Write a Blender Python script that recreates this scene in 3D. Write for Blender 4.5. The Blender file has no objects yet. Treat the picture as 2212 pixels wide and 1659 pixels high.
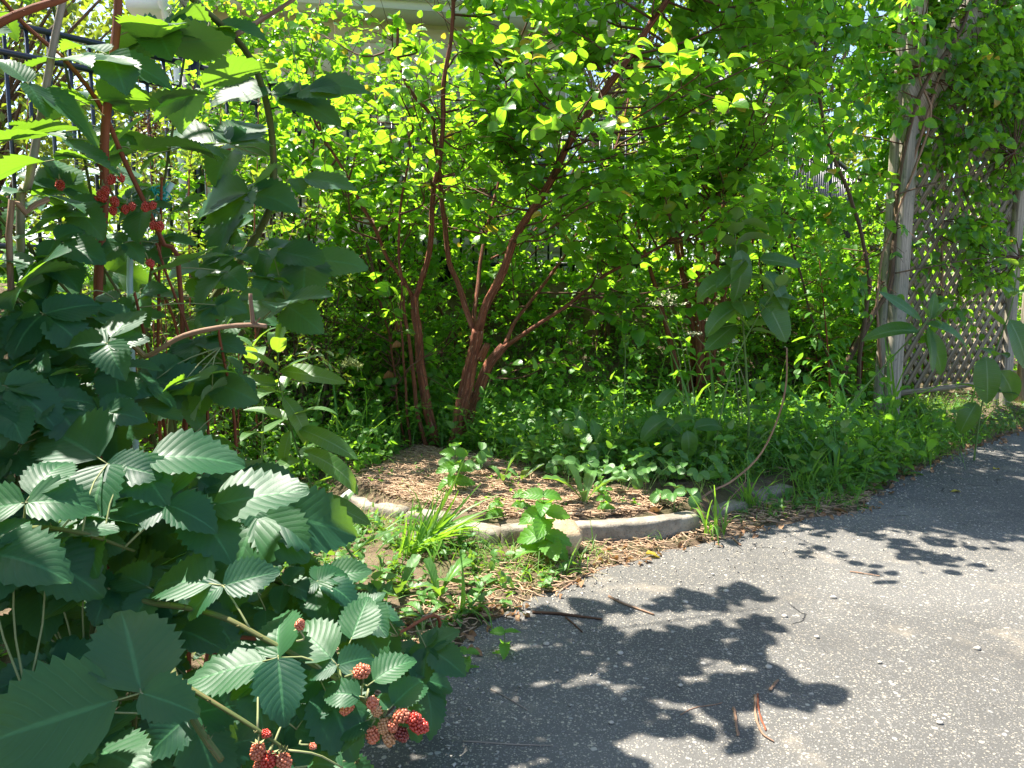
import bpy, math, random
import numpy as np
from mathutils import Vector, Matrix, noise as mnoise

# ------------------------------------------------------------------ camera, sky, sun, exposure
random.seed(11)
rng = np.random.default_rng(11)
R = math.radians
S = bpy.context.scene
COL = S.collection
FPX, CU, CV = 1662.0, 1106.0, 829.5          # focal length and centre in 2212 x 1659 photo pixels
PITCH, CAMZ = R(6.5), 1.0
cam_data = bpy.data.cameras.new('camera')
cam = bpy.data.objects.new('camera', cam_data)
COL.objects.link(cam)
cam.location = (0, 0, CAMZ)
cam.rotation_euler = (R(90) - PITCH, 0, 0)
cam_data.sensor_width = 36.0
cam_data.lens = 36.0 * FPX / 2212.0
cam_data.clip_start, cam_data.clip_end = 0.05, 600
S.camera = cam

SUN_AZ, SUN_EL = R(-62), R(64)                 # azimuth from +Y towards +X
world = bpy.data.worlds.new('World')
S.world = world
world.use_nodes = True
wn = world.node_tree
sky = wn.nodes.new('ShaderNodeTexSky')
sky.sky_type = 'NISHITA'
sky.sun_disc = False
sky.sun_elevation = SUN_EL
sky.sun_rotation = SUN_AZ
wn.links.new(sky.outputs[0], wn.nodes['Background'].inputs[0])
wn.nodes['Background'].inputs[1].default_value = 0.10
sun_data = bpy.data.lights.new('sun', 'SUN')
sun_data.energy = 5.0
sun_data.angle = R(0.5)
sun_data.color = (1.0, 0.94, 0.84)
sun = bpy.data.objects.new('sun', sun_data)
COL.objects.link(sun)
SUNV = Vector((math.sin(SUN_AZ) * math.cos(SUN_EL), math.cos(SUN_AZ) * math.cos(SUN_EL), math.sin(SUN_EL)))
sun.location = SUNV * 30
sun.rotation_euler = SUNV.to_track_quat('Z', 'Y').to_euler()
S.view_settings.view_transform = 'Standard'
S.view_settings.look = 'None'
S.view_settings.gamma = 1.0
S.view_settings.use_curve_mapping = False
S.view_settings.exposure = 1.88
S.render.engine = 'CYCLES'
S.cycles.max_bounces = 7
S.cycles.diffuse_bounces = 4
S.cycles.glossy_bounces = 2
S.cycles.transmission_bounces = 5
S.cycles.transparent_max_bounces = 6
S.cycles.caustics_reflective = False
S.cycles.caustics_refractive = False
S.cycles.use_denoising = True
S.cycles.sample_clamp_indirect = 8.0

# ------------------------------------------------------------------ photo pixel -> world
cP, sP = math.cos(PITCH), math.sin(PITCH)
def ray(u, v):
    a, b = (u - CU) / FPX, -(v - CV) / FPX
    return np.array([a, cP + b * sP, -sP + b * cP])
def at(u, v, y):
    d = ray(u, v)
    return np.array([0, 0, CAMZ]) + d * (y / d[1])
def flat(u, v, z=0.0):
    d = ray(u, v)
    t = (z - CAMZ) / d[2]
    return np.array([d[0] * t, d[1] * t, z])
def project(P):
    P = np.atleast_2d(P) - np.array([0, 0, CAMZ])
    f = P[:, 1] * cP - P[:, 2] * sP
    up = P[:, 1] * sP + P[:, 2] * cP
    f = np.where(np.abs(f) < 1e-6, 1e-6, f)
    return CU + FPX * P[:, 0] / f, CV - FPX * up / f, f

# ------------------------------------------------------------------ ground shape
def smooth(a, b, x):
    t = np.clip((x - a) / (b - a), 0, 1)
    return t * t * (3 - 2 * t)
def in_poly(poly, x, y):
    x, y = np.asarray(x, float), np.asarray(y, float)
    inside = np.zeros(x.shape, bool)
    n = len(poly)
    for i in range(n):
        x1, y1 = poly[i][0], poly[i][1]
        x2, y2 = poly[(i + 1) % n][0], poly[(i + 1) % n][1]
        c = ((y1 > y) != (y2 > y)) & (x < (x2 - x1) * (y - y1) / (y2 - y1 + 1e-12) + x1)
        inside ^= c
    return inside
def poly_dist(poly, x, y):
    d = np.full(np.shape(x), 1e9)
    n = len(poly)
    for i in range(n):
        x1, y1 = poly[i][0], poly[i][1]
        x2, y2 = poly[(i + 1) % n][0], poly[(i + 1) % n][1]
        dx, dy = x2 - x1, y2 - y1
        t = np.clip(((x - x1) * dx + (y - y1) * dy) / (dx * dx + dy * dy + 1e-12), 0, 1)
        d = np.minimum(d, np.hypot(x - x1 - t * dx, y - y1 - t * dy))
    return np.where(in_poly(poly, x, y), d, -d)

edge_px = [(740, 1659), (880, 1500), (985, 1400), (1095, 1325), (1190, 1285), (1300, 1235), (1400, 1205), (1510, 1178),
           (1620, 1150), (1740, 1125), (1850, 1108), (1905, 1060), (1975, 1022), (2060, 985), (2212, 930)]
edge_w = [flat(u, v)[:2] for u, v in edge_px]
ASPH = [(-1.0, -4.0), (-0.75, 0.4)] + [tuple(p) for p in edge_w] + [(5.2, 6.55), (8.5, 8.7), (14, 8.5), (14, -4.0)]
# ragged edge
_rag = []
for i in range(len(ASPH)):
    p, q = np.array(ASPH[i]), np.array(ASPH[(i + 1) % len(ASPH)])
    L = np.linalg.norm(q - p)
    n = max(1, int(L / 0.05)) if 1 <= i <= 17 and L < 3.5 else 1
    nn = np.array([-(q - p)[1], (q - p)[0]]) / (L + 1e-9)
    for k in range(n):
        c = p + (q - p) * k / n
        w = 0.0 if n == 1 else (mnoise.noise(Vector((c[0] * 5, c[1] * 5, 0))) * 0.035 + mnoise.noise(Vector((c[0] * 19, c[1] * 19, 3))) * 0.014)
        _rag.append(tuple(c + nn * w))
ASPH = _rag
BED = [(-1.05, 4.1), (-0.80, 3.62), (-0.66, 3.42), (-0.5, 3.30), (-0.2, 3.13), (0.05, 3.04), (0.31, 3.06), (0.55, 3.10), (0.8, 3.25),
       (1.08, 3.52), (1.35, 3.75), (1.85, 4.15), (2.1, 4.7), (2.6, 5.3), (3.2, 5.75), (4.6, 6.6), (4.0, 7.5), (-1.5, 7.5), (-1.6, 5.0)]
FA0, FAd = np.array([-2.11, 5.21]), np.array([0.666, 0.746])
FC0, FCd = np.array([3.3, 8.3]), np.array([0.542, 0.840])
def terrace_s(x, y):
    sA = (x - FA0[0]) * -FAd[1] + (y - FA0[1]) * FAd[0]
    sB = y - 6.85
    sC = (x - FC0[0]) * -FCd[1] + (y - FC0[1]) * FCd[0]
    return np.maximum(sA, np.minimum(sB, sC))
def H(x, y):
    x, y = np.asarray(x, float), np.asarray(y, float)
    da = poly_dist(ASPH, x, y)
    base = np.where(da > 0.03, -0.03, 0.012 * smooth(0.03, -0.06, da) - 0.03 * smooth(0.0, 0.05, da) + 0.0)
    bump = 0.012 * np.sin(x * 3.1 + 1.3 * np.sin(y * 2.3)) * np.cos(y * 2.7) * smooth(0.0, -0.4, da)
    bed = 0.065 * smooth(-0.02, 0.10, poly_dist(BED, x, y))
    ter = 1.05 * smooth(-1.0, 0.05, terrace_s(x, y))
    return base + bump + bed + ter
def Hs(x, y):
    return float(H(np.array([x]), np.array([y]))[0])
def ground(u, v):
    z = 0.0
    for _ in range(6):
        p = flat(u, v, z)
        z = Hs(p[0], p[1])
    p[2] = z
    return p

# ------------------------------------------------------------------ objects
def link(o, parent=None):
    COL.objects.link(o)
    if parent is not None:
        o.parent = parent
    return o
def tag(o, label, cat, group=None):
    o['label'] = label
    o['category'] = cat
    if group:
        o['group'] = group
    return o
def thing(name, loc, label, cat, group=None):
    o = bpy.data.objects.new(name, None)
    o.empty_display_size = 0.1
    o.location = [float(c) for c in loc]
    COL.objects.link(o)
    return tag(o, label, cat, group)
def mesh(name, V, Fs, UV=None, rnd=None, mat=None, smooth_shade=True):
    """V (n,3); Fs a list of integer arrays (m,k)."""
    me = bpy.data.meshes.new(name)
    V = np.asarray(V, np.float32)
    if not isinstance(Fs, list):
        Fs = [Fs]
    Fs = [np.asarray(f, np.int32) for f in Fs if len(f)]
    me.vertices.add(len(V))
    me.vertices.foreach_set('co', V.ravel())
    loops = np.concatenate([f.ravel() for f in Fs])
    tot = np.concatenate([np.full(len(f), f.shape[1], np.int32) for f in Fs])
    start = np.concatenate([[0], np.cumsum(tot)[:-1]]).astype(np.int32)
    me.loops.add(len(loops))
    me.loops.foreach_set('vertex_index', loops)
    me.polygons.add(len(tot))
    me.polygons.foreach_set('loop_start', start)
    me.polygons.foreach_set('loop_total', tot)
    if smooth_shade:
        me.polygons.foreach_set('use_smooth', np.ones(len(tot), bool))
    if UV is not None:
        uvl = me.uv_layers.new(name='UVMap')
        uvl.data.foreach_set('uv', np.asarray(UV, np.float32)[loops].ravel())
    if rnd is not None:
        a = me.attributes.new('rnd', 'FLOAT', 'POINT')
        a.data.foreach_set('value', np.asarray(rnd, np.float32))
    me.update(calc_edges=True)
    if mat is not None:
        me.materials.append(mat)
    return me
def part(name, me, parent, mat=None, kind=None, label=None):
    """mesh in world coordinates, made local to a parent standing unrotated"""
    o = bpy.data.objects.new(name, me)
    if parent is not None:
        off = Vector(parent.matrix_basis.translation)
        pp = parent.parent
        while pp is not None:
            off += Vector(pp.matrix_basis.translation)
            pp = pp.parent
        o.location = -off
    if kind:
        o['kind'] = kind
    if label:
        o['label'] = label
    return link(o, parent)
def world_off(parent):
    off = Vector((0, 0, 0))
    while parent is not None:
        off += Vector(parent.matrix_basis.translation)
        parent = parent.parent
    return off

class MB:
    """collects shapes in world coordinates into one mesh"""
    def __init__(s):
        s.V, s.Q, s.T, s.UV, s.r, s.n = [], [], [], [], [], 0
    def add(s, V, Q=None, T=None, UV=None, r=0.5):
        V = np.asarray(V, float).reshape(-1, 3)
        if Q is not None and len(Q):
            s.Q.append(np.asarray(Q, int) + s.n)
        if T is not None and len(T):
            s.T.append(np.asarray(T, int) + s.n)
        s.V.append(V)
        s.UV.append(np.zeros((len(V), 2)) if UV is None else np.asarray(UV, float))
        s.r.append(np.full(len(V), r) if np.isscalar(r) else np.asarray(r, float))
        s.n += len(V)
    def tube(s, P, rad, seg=6, cap=True, r=0.5, rough=0.0):
        P = np.asarray(P, float)
        n = len(P)
        rad = np.broadcast_to(np.asarray(rad, float), (n,))
        Tn = np.gradient(P, axis=0)
        Tn /= np.linalg.norm(Tn, axis=1)[:, None] + 1e-12
        ref = np.array([0.0, 0, 1]) if abs(Tn[0][2]) < 0.9 else np.array([1.0, 0, 0])
        x = np.cross(ref, Tn[0]); x /= np.linalg.norm(x)
        rings, uv = [], []
        L = np.concatenate([[0], np.cumsum(np.linalg.norm(np.diff(P, axis=0), axis=1))])
        ang = np.arange(seg) * 2 * math.pi / seg
        for i in range(n):
            x = x - Tn[i] * np.dot(x, Tn[i]); x /= np.linalg.norm(x) + 1e-12
            y = np.cross(Tn[i], x)
            rr = rad[i] * (1 + (rough * rng.normal(size=seg) if rough else 0))
            rr = np.broadcast_to(rr, (seg,))
            rings.append(P[i] + (np.cos(ang) * rr)[:, None] * x + (np.sin(ang) * rr)[:, None] * y)
            uv.append(np.stack([ang / (2 * math.pi), np.full(seg, L[i])], 1))
        V = np.concatenate(rings + [P[:1], P[-1:]])
        UV = np.concatenate(uv + [np.array([[0, 0.0]]), np.array([[0, L[-1]]])])
        i, j = np.meshgrid(np.arange(n - 1), np.arange(seg), indexing='ij')
        a = i * seg + j; b = i * seg + (j + 1) % seg
        Q = np.stack([a, b, b + seg, a + seg], -1).reshape(-1, 4)
        T = []
        if cap:
            k0, k1 = n * seg, n * seg + 1
            T = [(k0, (m + 1) % seg, m) for m in range(seg)] + [(k1, (n - 1) * seg + m, (n - 1) * seg + (m + 1) % seg) for m in range(seg)]
        s.add(V, Q, T, UV, r)
    def box(s, c, size, M=None, r=0.5):
        hx, hy, hz = [q / 2 for q in size]
        V = np.array([(x, y, z) for x in (-hx, hx) for y in (-hy, hy) for z in (-hz, hz)], float)
        Q = [(0, 1, 3, 2), (4, 6, 7, 5), (0, 4, 5, 1), (2, 3, 7, 6), (0, 2, 6, 4), (1, 5, 7, 3)]
        # separate faces so each has its own uv
        if M is not None:
            V = V @ np.asarray(M, float).T
        V = V + np.asarray(c, float)
        s.add(V, Q, None, None, r)
    def mesh(s, name, mat=None, smooth_shade=True):
        Fs = []
        if s.Q: Fs.append(np.concatenate(s.Q))
        if s.T: Fs.append(np.concatenate(s.T))
        return mesh(name, np.concatenate(s.V), Fs, np.concatenate(s.UV), np.concatenate(s.r), mat, smooth_shade)

def spline(P, n=24):
    P = np.asarray(P, float)
    if len(P) == 2:
        t = np.linspace(0, 1, n)[:, None]
        return P[0] * (1 - t) + P[1] * t
    Q = np.vstack([2 * P[0] - P[1], P, 2 * P[-1] - P[-2]])
    out = []
    m = len(P) - 1
    for k in range(n):
        g = k / (n - 1) * m
        i = min(int(g), m - 1); t = g - i
        a, b, c, d = Q[i], Q[i + 1], Q[i + 2], Q[i + 3]
        out.append(0.5 * ((2 * b) + (-a + c) * t + (2 * a - 5 * b + 4 * c - d) * t * t + (-a + 3 * b - 3 * c + d) * t ** 3))
    return np.array(out)

# ------------------------------------------------------------------ materials
class NT:
    def __init__(s, name):
        s.m = bpy.data.materials.new(name)
        s.m.use_nodes = True
        s.t = s.m.node_tree
        for n in list(s.t.nodes):
            s.t.nodes.remove(n)
        s.out = s.t.nodes.new('ShaderNodeOutputMaterial')
    def n(s, typ, **kw):
        nd = s.t.nodes.new('ShaderNode' + typ)
        for k, v in kw.items():
            setattr(nd, k, v)
        return nd
    def l(s, a, b):
        s.t.links.new(a, b)
    def put(s, sock, v):
        if hasattr(v, 'links') or isinstance(v, bpy.types.NodeSocket):
            s.l(v, sock)
        else:
            sock.default_value = v
    def math(s, op, a, b=None, c=None, clamp=False):
        nd = s.n('Math', operation=op, use_clamp=clamp)
        s.put(nd.inputs[0], a)
        if b is not None: s.put(nd.inputs[1], b)
        if c is not None: s.put(nd.inputs[2], c)
        return nd.outputs[0]
    def mix(s, f, a, b):
        nd = s.n('Mix', data_type='RGBA')
        s.put(nd.inputs[0], f)
        s.put(nd.inputs[6], a if not isinstance(a, tuple) else (*a, 1) if len(a) == 3 else a)
        s.put(nd.inputs[7], b if not isinstance(b, tuple) else (*b, 1) if len(b) == 3 else b)
        return nd.outputs[2]
    def noise(s, vec, scale, detail=3, rough=0.55, dist=0.0):
        nd = s.n('TexNoise')
        if vec is not None: s.l(vec, nd.inputs['Vector'])
        nd.inputs['Scale'].default_value = scale
        nd.inputs['Detail'].default_value = detail
        nd.inputs['Roughness'].default_value = rough
        nd.inputs['Distortion'].default_value = dist
        return nd.outputs[0]
    def ramp(s, f, lo, hi):
        nd = s.n('MapRange', interpolation_type='SMOOTHSTEP')
        s.put(nd.inputs[0], f)
        nd.inputs[1].default_value, nd.inputs[2].default_value = lo, hi
        return nd.outputs[0]
    def bump(s, h, strength=0.4, dist=0.01, normal=None):
        nd = s.n('Bump')
        nd.inputs['Strength'].default_value = strength
        nd.inputs['Distance'].default_value = dist
        s.l(h, nd.inputs['Height'])
        if normal is not None: s.l(normal, nd.inputs['Normal'])
        return nd.outputs[0]
    def bsdf(s, col, rough=0.7, spec=0.4, normal=None, sheen=0):
        nd = s.n('BsdfPrincipled')
        s.put(nd.inputs['Base Color'], col if not isinstance(col, tuple) else (*col, 1))
        s.put(nd.inputs['Roughness'], rough)
        nd.inputs['Specular IOR Level'].default_value = spec
        if normal is not None: s.l(normal, nd.inputs['Normal'])
        return nd.outputs[0]
    def done(s, sh):
        s.l(sh, s.out.inputs[0])
        return s.m

def rnd_socket(N):
    a = N.n('Attribute', attribute_name='rnd')
    oi = N.n('ObjectInfo')
    return N.math('FRACT', N.math('ADD', a.outputs['Fac'], oi.outputs['Random']))

def leaf_mat(name, c1, c2, under, tcol, trans=0.4, rough=0.42, spec=0.5, nv=7, slope=0.9, vein=0.35, vcol=None, bump=0.35, odd=None):
    """c1, c2 the range of upper-side colours; under the underside; tcol the colour of light coming through"""
    N = NT(name)
    r = rnd_socket(N)
    uv = N.n('UVMap')
    sx = N.n('SeparateXYZ'); N.l(uv.outputs[0], sx.inputs[0])
    au = N.math('ABSOLUTE', N.math('MULTIPLY_ADD', sx.outputs[0], 2.0, -1.0))
    ph = N.math('SUBTRACT', N.math('MULTIPLY', sx.outputs[1], float(nv)), N.math('MULTIPLY', au, slope))
    tri = N.math('PINGPONG', ph, 0.5)                        # 0 on a vein, 0.5 between
    vl = N.math('SUBTRACT', 1.0, N.ramp(tri, 0.015, 0.09))
    mid = N.math('SUBTRACT', 1.0, N.ramp(au, 0.025, 0.085))
    vm = N.math('MAXIMUM', N.math('MULTIPLY', vl, 0.55), mid)
    col = N.mix(r, c1, c2)
    nz = N.noise(uv.outputs[0], 5.0, 2)
    col = N.mix(N.math('MULTIPLY', nz, 0.45), col, tuple(q * 0.55 for q in c1))
    col = N.mix(N.math('MULTIPLY', N.math('SUBTRACT', 0.5, tri), 0.75 if bump else 0.0), col, tuple(q * 0.45 for q in c1))  # darker towards the veins: leaf pattern, with the pleats' shade painted into the colour
    if odd:
        col = N.mix(N.ramp(r, 0.984, 0.988), col, odd)
    vc = vcol or tuple(min(1, q * 2.2 + 0.02) for q in c2)
    top = N.mix(N.math('MULTIPLY', vm, vein), col, vc)
    geo = N.n('NewGeometry')
    und = N.mix(N.math('MULTIPLY', vm, 0.5), under, vc)
    col2 = N.mix(geo.outputs['Backfacing'], top, und)
    nrm = None
    if bump:
        hgt = N.math('SUBTRACT', N.math('POWER', tri, 0.6), N.math('MULTIPLY', mid, 0.5))
        fine = N.noise(uv.outputs[0], 40.0, 2)
        hgt = N.math('ADD', hgt, N.math('MULTIPLY', fine, 0.12))
        nrm = N.bump(hgt, bump, 0.004)
    ro = N.math('ADD', rough, N.math('MULTIPLY', geo.outputs['Backfacing'], 0.25))
    p = N.bsdf(col2, ro, spec, nrm)
    tr = N.n('BsdfTranslucent')
    tcol2 = N.mix(N.math('MULTIPLY', vm, 0.45), N.mix(r, tcol, tuple(q * 0.6 for q in tcol)), tuple(q * 0.35 for q in tcol))
    if odd:
        tcol2 = N.mix(N.ramp(r, 0.984, 0.988), tcol2, tuple(q * 1.2 for q in odd))
    N.l(tcol2, tr.inputs[0])
    mx = N.n('MixShader')
    mx.inputs[0].default_value = trans
    N.l(p, mx.inputs[1]); N.l(tr.outputs[0], mx.inputs[2])
    return N.done(mx.outputs[0])

YEL = (0.50, 0.36, 0.03)
M_SHRUB = leaf_mat('shrub_leaf', (0.052, 0.165, 0.016), (0.085, 0.220, 0.022), (0.13, 0.26, 0.05), (0.42, 0.82, 0.028), 0.56, 0.30, 0.5, 5, 1.0, 0.3, bump=0.2, odd=YEL)
M_BLACK = leaf_mat('blackberry_leaf', (0.014, 0.074, 0.044), (0.042, 0.145, 0.048), (0.12, 0.20, 0.11), (0.30, 0.60, 0.025), 0.38, 0.45, 0.32, 9, 3.0, 0.35, bump=0.15)
M_VINE = leaf_mat('vine_leaf', (0.040, 0.145, 0.018), (0.072, 0.210, 0.024), (0.11, 0.24, 0.06), (0.40, 0.82, 0.03), 0.58, 0.30, 0.6, 5, 0.9, 0.3, bump=0.25, odd=YEL)
M_MILK = leaf_mat('milkweed_leaf', (0.045, 0.135, 0.034), (0.070, 0.175, 0.040), (0.16, 0.25, 0.13), (0.38, 0.62, 0.03), 0.42, 0.38, 0.5, 12, 0.7, 0.55, (0.30, 0.42, 0.20), bump=0.15)
M_STRAW = leaf_mat('strawberry_leaf', (0.07, 0.19, 0.045), (0.11, 0.26, 0.05), (0.20, 0.30, 0.15), (0.32, 0.55, 0.03), 0.34, 0.42, 0.40, 7, 1.6, 0.35, bump=0.2)
M_WEED = leaf_mat('weed_leaf', (0.065, 0.21, 0.025), (0.13, 0.32, 0.040), (0.15, 0.28, 0.08), (0.40, 0.80, 0.035), 0.46, 0.42, 0.45, 6, 1.6, 0.3, bump=0.4)
M_PRIVET = leaf_mat('privet_leaf', (0.075, 0.165, 0.025), (0.15, 0.26, 0.05), (0.18, 0.26, 0.10), (0.42, 0.58, 0.03), 0.40, 0.26, 0.7, 6, 0.8, 0.2, bump=0)
M_DARKL = leaf_mat('dark_leaf', (0.050, 0.12, 0.020), (0.085, 0.18, 0.025), (0.12, 0.20, 0.05), (0.32, 0.70, 0.02), 0.50, 0.32, 0.55, 5, 0.9, 0.2, bump=0)
M_TREE = leaf_mat('tree_leaf', (0.070, 0.14, 0.020), (0.14, 0.21, 0.030), (0.12, 0.17, 0.05), (0.42, 0.55, 0.03), 0.40, 0.5, 0.4, 5, 0.9, 0.0, bump=0)
M_CONIF = leaf_mat('conifer_needles', (0.012, 0.040, 0.016), (0.025, 0.065, 0.022), (0.03, 0.07, 0.03), (0.05, 0.12, 0.02), 0.2, 0.5, 0.4, 5, 0.9, 0.0, bump=0)
M_GRASS = leaf_mat('grass_blade', (0.060, 0.19, 0.025), (0.17, 0.33, 0.05), (0.14, 0.27, 0.06), (0.42, 0.76, 0.04), 0.42, 0.45, 0.4, 1, 0.0, 0.0, bump=0)
M_DRYG = leaf_mat('dry_grass', (0.40, 0.31, 0.15), (0.55, 0.47, 0.22), (0.42, 0.34, 0.18), (0.55, 0.45, 0.18), 0.25, 0.6, 0.3, 1, 0.0, 0.0, bump=0)
M_LITTER = leaf_mat('dead_leaf', (0.24, 0.12, 0.06), (0.42, 0.26, 0.14), (0.34, 0.22, 0.13), (0.45, 0.22, 0.06), 0.2, 0.65, 0.3, 6, 1.0, 0.3, bump=0.4)
M_YLEAF = leaf_mat('yellow_leaf', (0.55, 0.45, 0.06), (0.62, 0.50, 0.10), (0.55, 0.45, 0.12), (0.7, 0.55, 0.05), 0.3, 0.5, 0.4, 6, 1.0, 0.3, bump=0.2)

def bark_mat(name, dark, mid, pale, su=7.0, sv=5.0, bmp=0.9, palef=0.62, green=None):
    N = NT(name)
    uv = N.n('UVMap')
    mp = N.n('Mapping'); N.l(uv.outputs[0], mp.inputs[0])
    mp.inputs['Scale'].default_value = (su, sv, 1)
    tc = N.n('TexCoord')
    n1 = N.noise(mp.outputs[0], 1.0, 5, 0.65, 0.6)
    n2 = N.noise(tc.outputs['Object'], 26.0, 3)
    n3 = N.noise(mp.outputs[0], 2.6, 3, 0.6, 1.2)
    c = N.mix(N.ramp(n1, 0.36, 0.60), dark, mid)
    c = N.mix(N.math('MULTIPLY', N.ramp(n3, palef, palef + 0.1), 0.9), c, pale)
    c = N.mix(N.math('MULTIPLY', n2, 0.35), c, tuple(q * 0.5 for q in mid))
    if green:
        c = N.mix(N.math('MULTIPLY', N.ramp(N.noise(tc.outputs['Object'], 5.0, 3), 0.45, 0.62), 0.6), c, green)
    h = N.math('ADD', N.math('MULTIPLY', n1, 0.8), N.math('MULTIPLY', n3, 0.5))
    return N.done(N.bsdf(c, 0.8, 0.25, N.bump(h, bmp, 0.012)))
M_BARK = bark_mat('peeling_red_bark', (0.075, 0.028, 0.018), (0.30, 0.100, 0.052), (0.56, 0.34, 0.23), 11, 6, 1.0, 0.57)
M_TWIG = bark_mat('twig_bark', (0.06, 0.03, 0.02), (0.16, 0.08, 0.045), (0.28, 0.18, 0.12), 4, 9, 0.4)
M_BROWNB = bark_mat('brown_bark', (0.07, 0.045, 0.028), (0.18, 0.12, 0.075), (0.32, 0.25, 0.18), 6, 4)
M_CANE_G = bark_mat('green_cane', (0.06, 0.09, 0.025), (0.12, 0.14, 0.042), (0.17, 0.11, 0.05), 3, 3, 0.15, 0.55)
M_CANE_R = bark_mat('red_brown_cane', (0.15, 0.045, 0.022), (0.27, 0.085, 0.04), (0.36, 0.16, 0.09), 3, 5, 0.25)
M_CANE_D = bark_mat('dry_grey_cane', (0.22, 0.18, 0.15), (0.36, 0.30, 0.25), (0.46, 0.40, 0.35), 3, 5, 0.3)
M_CANE_T = bark_mat('dead_tan_cane', (0.17, 0.095, 0.06), (0.34, 0.215, 0.14), (0.46, 0.33, 0.24), 3, 6, 0.3)
M_STEM = bark_mat('green_stem', (0.09, 0.16, 0.04), (0.15, 0.24, 0.07), (0.20, 0.27, 0.10), 3, 6, 0.1)
M_STEMP = bark_mat('pale_stem', (0.22, 0.26, 0.10), (0.30, 0.30, 0.15), (0.40, 0.30, 0.20), 3, 6, 0.1)
M_STRAWS = bark_mat('bark_mulch', (0.22, 0.12, 0.07), (0.50, 0.34, 0.21), (0.70, 0.57, 0.40), 3, 6, 0.3, 0.52)

def wood_mat(name, c1, c2, green, axis=2):
    N = NT(name)
    tc = N.n('TexCoord')
    mp = N.n('Mapping'); N.l(tc.outputs['Object'], mp.inputs[0])
    sc = [95, 95, 95]; sc[axis] = 2.6
    mp.inputs['Scale'].default_value = sc
    n1 = N.noise(mp.outputs[0], 1.0, 5, 0.6, 0.5)
    n2 = N.noise(tc.outputs['Object'], 3.2, 4)
    n3 = N.noise(tc.outputs['Object'], 30.0, 3)
    c = N.mix(N.ramp(n1, 0.34, 0.62), c1, c2)
    c = N.mix(N.math('MULTIPLY', N.ramp(n2, 0.46, 0.66), 0.65), c, green)
    c = N.mix(N.math('MULTIPLY', N.ramp(n3, 0.60, 0.72), 0.5), c, (0.07, 0.065, 0.055))
    return N.done(N.bsdf(c, 0.85, 0.2, N.bump(n1, 0.5, 0.006)))
M_POST = wood_mat('weathered_post', (0.19, 0.165, 0.13), (0.42, 0.365, 0.29), (0.21, 0.215, 0.17))
M_SLAT = wood_mat('weathered_slat', (0.14, 0.115, 0.08), (0.32, 0.265, 0.19), (0.20, 0.18, 0.13), 0)

def plain(name, col, rough=0.5, spec=0.4, var=0.15, scale=8.0, bmp=0.0):
    N = NT(name)
    tc = N.n('TexCoord')
    n1 = N.noise(tc.outputs['Object'], scale, 4)
    c = N.mix(N.math('MULTIPLY', n1, var * 2), col, tuple(q * 0.55 for q in col))
    return N.done(N.bsdf(c, rough, spec, N.bump(n1, bmp, 0.01) if bmp else None))
M_IRON = plain('black_fence_paint', (0.018, 0.022, 0.034), 0.32, 0.5)
M_SIDING = plain('beige_siding', (0.66, 0.57, 0.44), 0.55, 0.3, 0.06, 3)
M_WHITE = plain('white_trim', (0.78, 0.77, 0.74), 0.45, 0.4, 0.05, 3)
M_GLASS = plain('window_glass', (0.05, 0.07, 0.09), 0.06, 0.8, 0.05)
M_TEAL = plain('teal_twine', (0.02, 0.34, 0.30), 0.55, 0.4)
M_STAKE = plain('pale_blue_stake', (0.42, 0.60, 0.62), 0.45, 0.4)
M_FLOWER = plain('cream_flower', (0.72, 0.70, 0.52), 0.7, 0.2, 0.2, 60)
M_SEED = plain('brown_seed_head', (0.16, 0.07, 0.035), 0.8, 0.2, 0.3, 60)
M_SEEDG = plain('green_seed_head', (0.35, 0.40, 0.14), 0.8, 0.2, 0.3, 60)
M_PINK = plain('pink_vine_stalk', (0.55, 0.14, 0.10), 0.5, 0.4)

def shingle_mat():
    N = NT('grey_shingle')
    r = rnd_socket(N)
    tc = N.n('TexCoord')
    n1 = N.noise(tc.outputs['Object'], 60.0, 3)
    c = N.mix(r, (0.20, 0.205, 0.215), (0.38, 0.385, 0.40))
    c = N.mix(N.math('MULTIPLY', n1, 0.5), c, (0.10, 0.10, 0.11))
    return N.done(N.bsdf(c, 0.9, 0.2, N.bump(n1, 0.5, 0.01)))
M_SHINGLE = shingle_mat()

def concrete_mat(name, c1, c2, speck=0.5):
    N = NT(name)
    tc = N.n('TexCoord')
    n1 = N.noise(tc.outputs['Object'], 9.0, 5, 0.65)
    n2 = N.noise(tc.outputs['Object'], 130.0, 3, 0.7)
    c = N.mix(N.ramp(n1, 0.35, 0.65), c1, c2)
    c = N.mix(N.math('MULTIPLY', N.ramp(n2, 0.52, 0.68), speck), c, tuple(q * 0.4 for q in c1))
    h = N.math('ADD', n2, N.math('MULTIPLY', n1, 0.8))
    return N.done(N.bsdf(c, 0.9, 0.2, N.bump(h, 0.7, 0.006)))
M_CONC = concrete_mat('concrete', (0.19, 0.165, 0.13), (0.33, 0.29, 0.23))
M_ROCK = concrete_mat('tan_rock', (0.36, 0.24, 0.14), (0.52, 0.38, 0.24), 0.4)
M_PEB = concrete_mat('pebble', (0.30, 0.27, 0.23), (0.55, 0.50, 0.43), 0.3)

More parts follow.
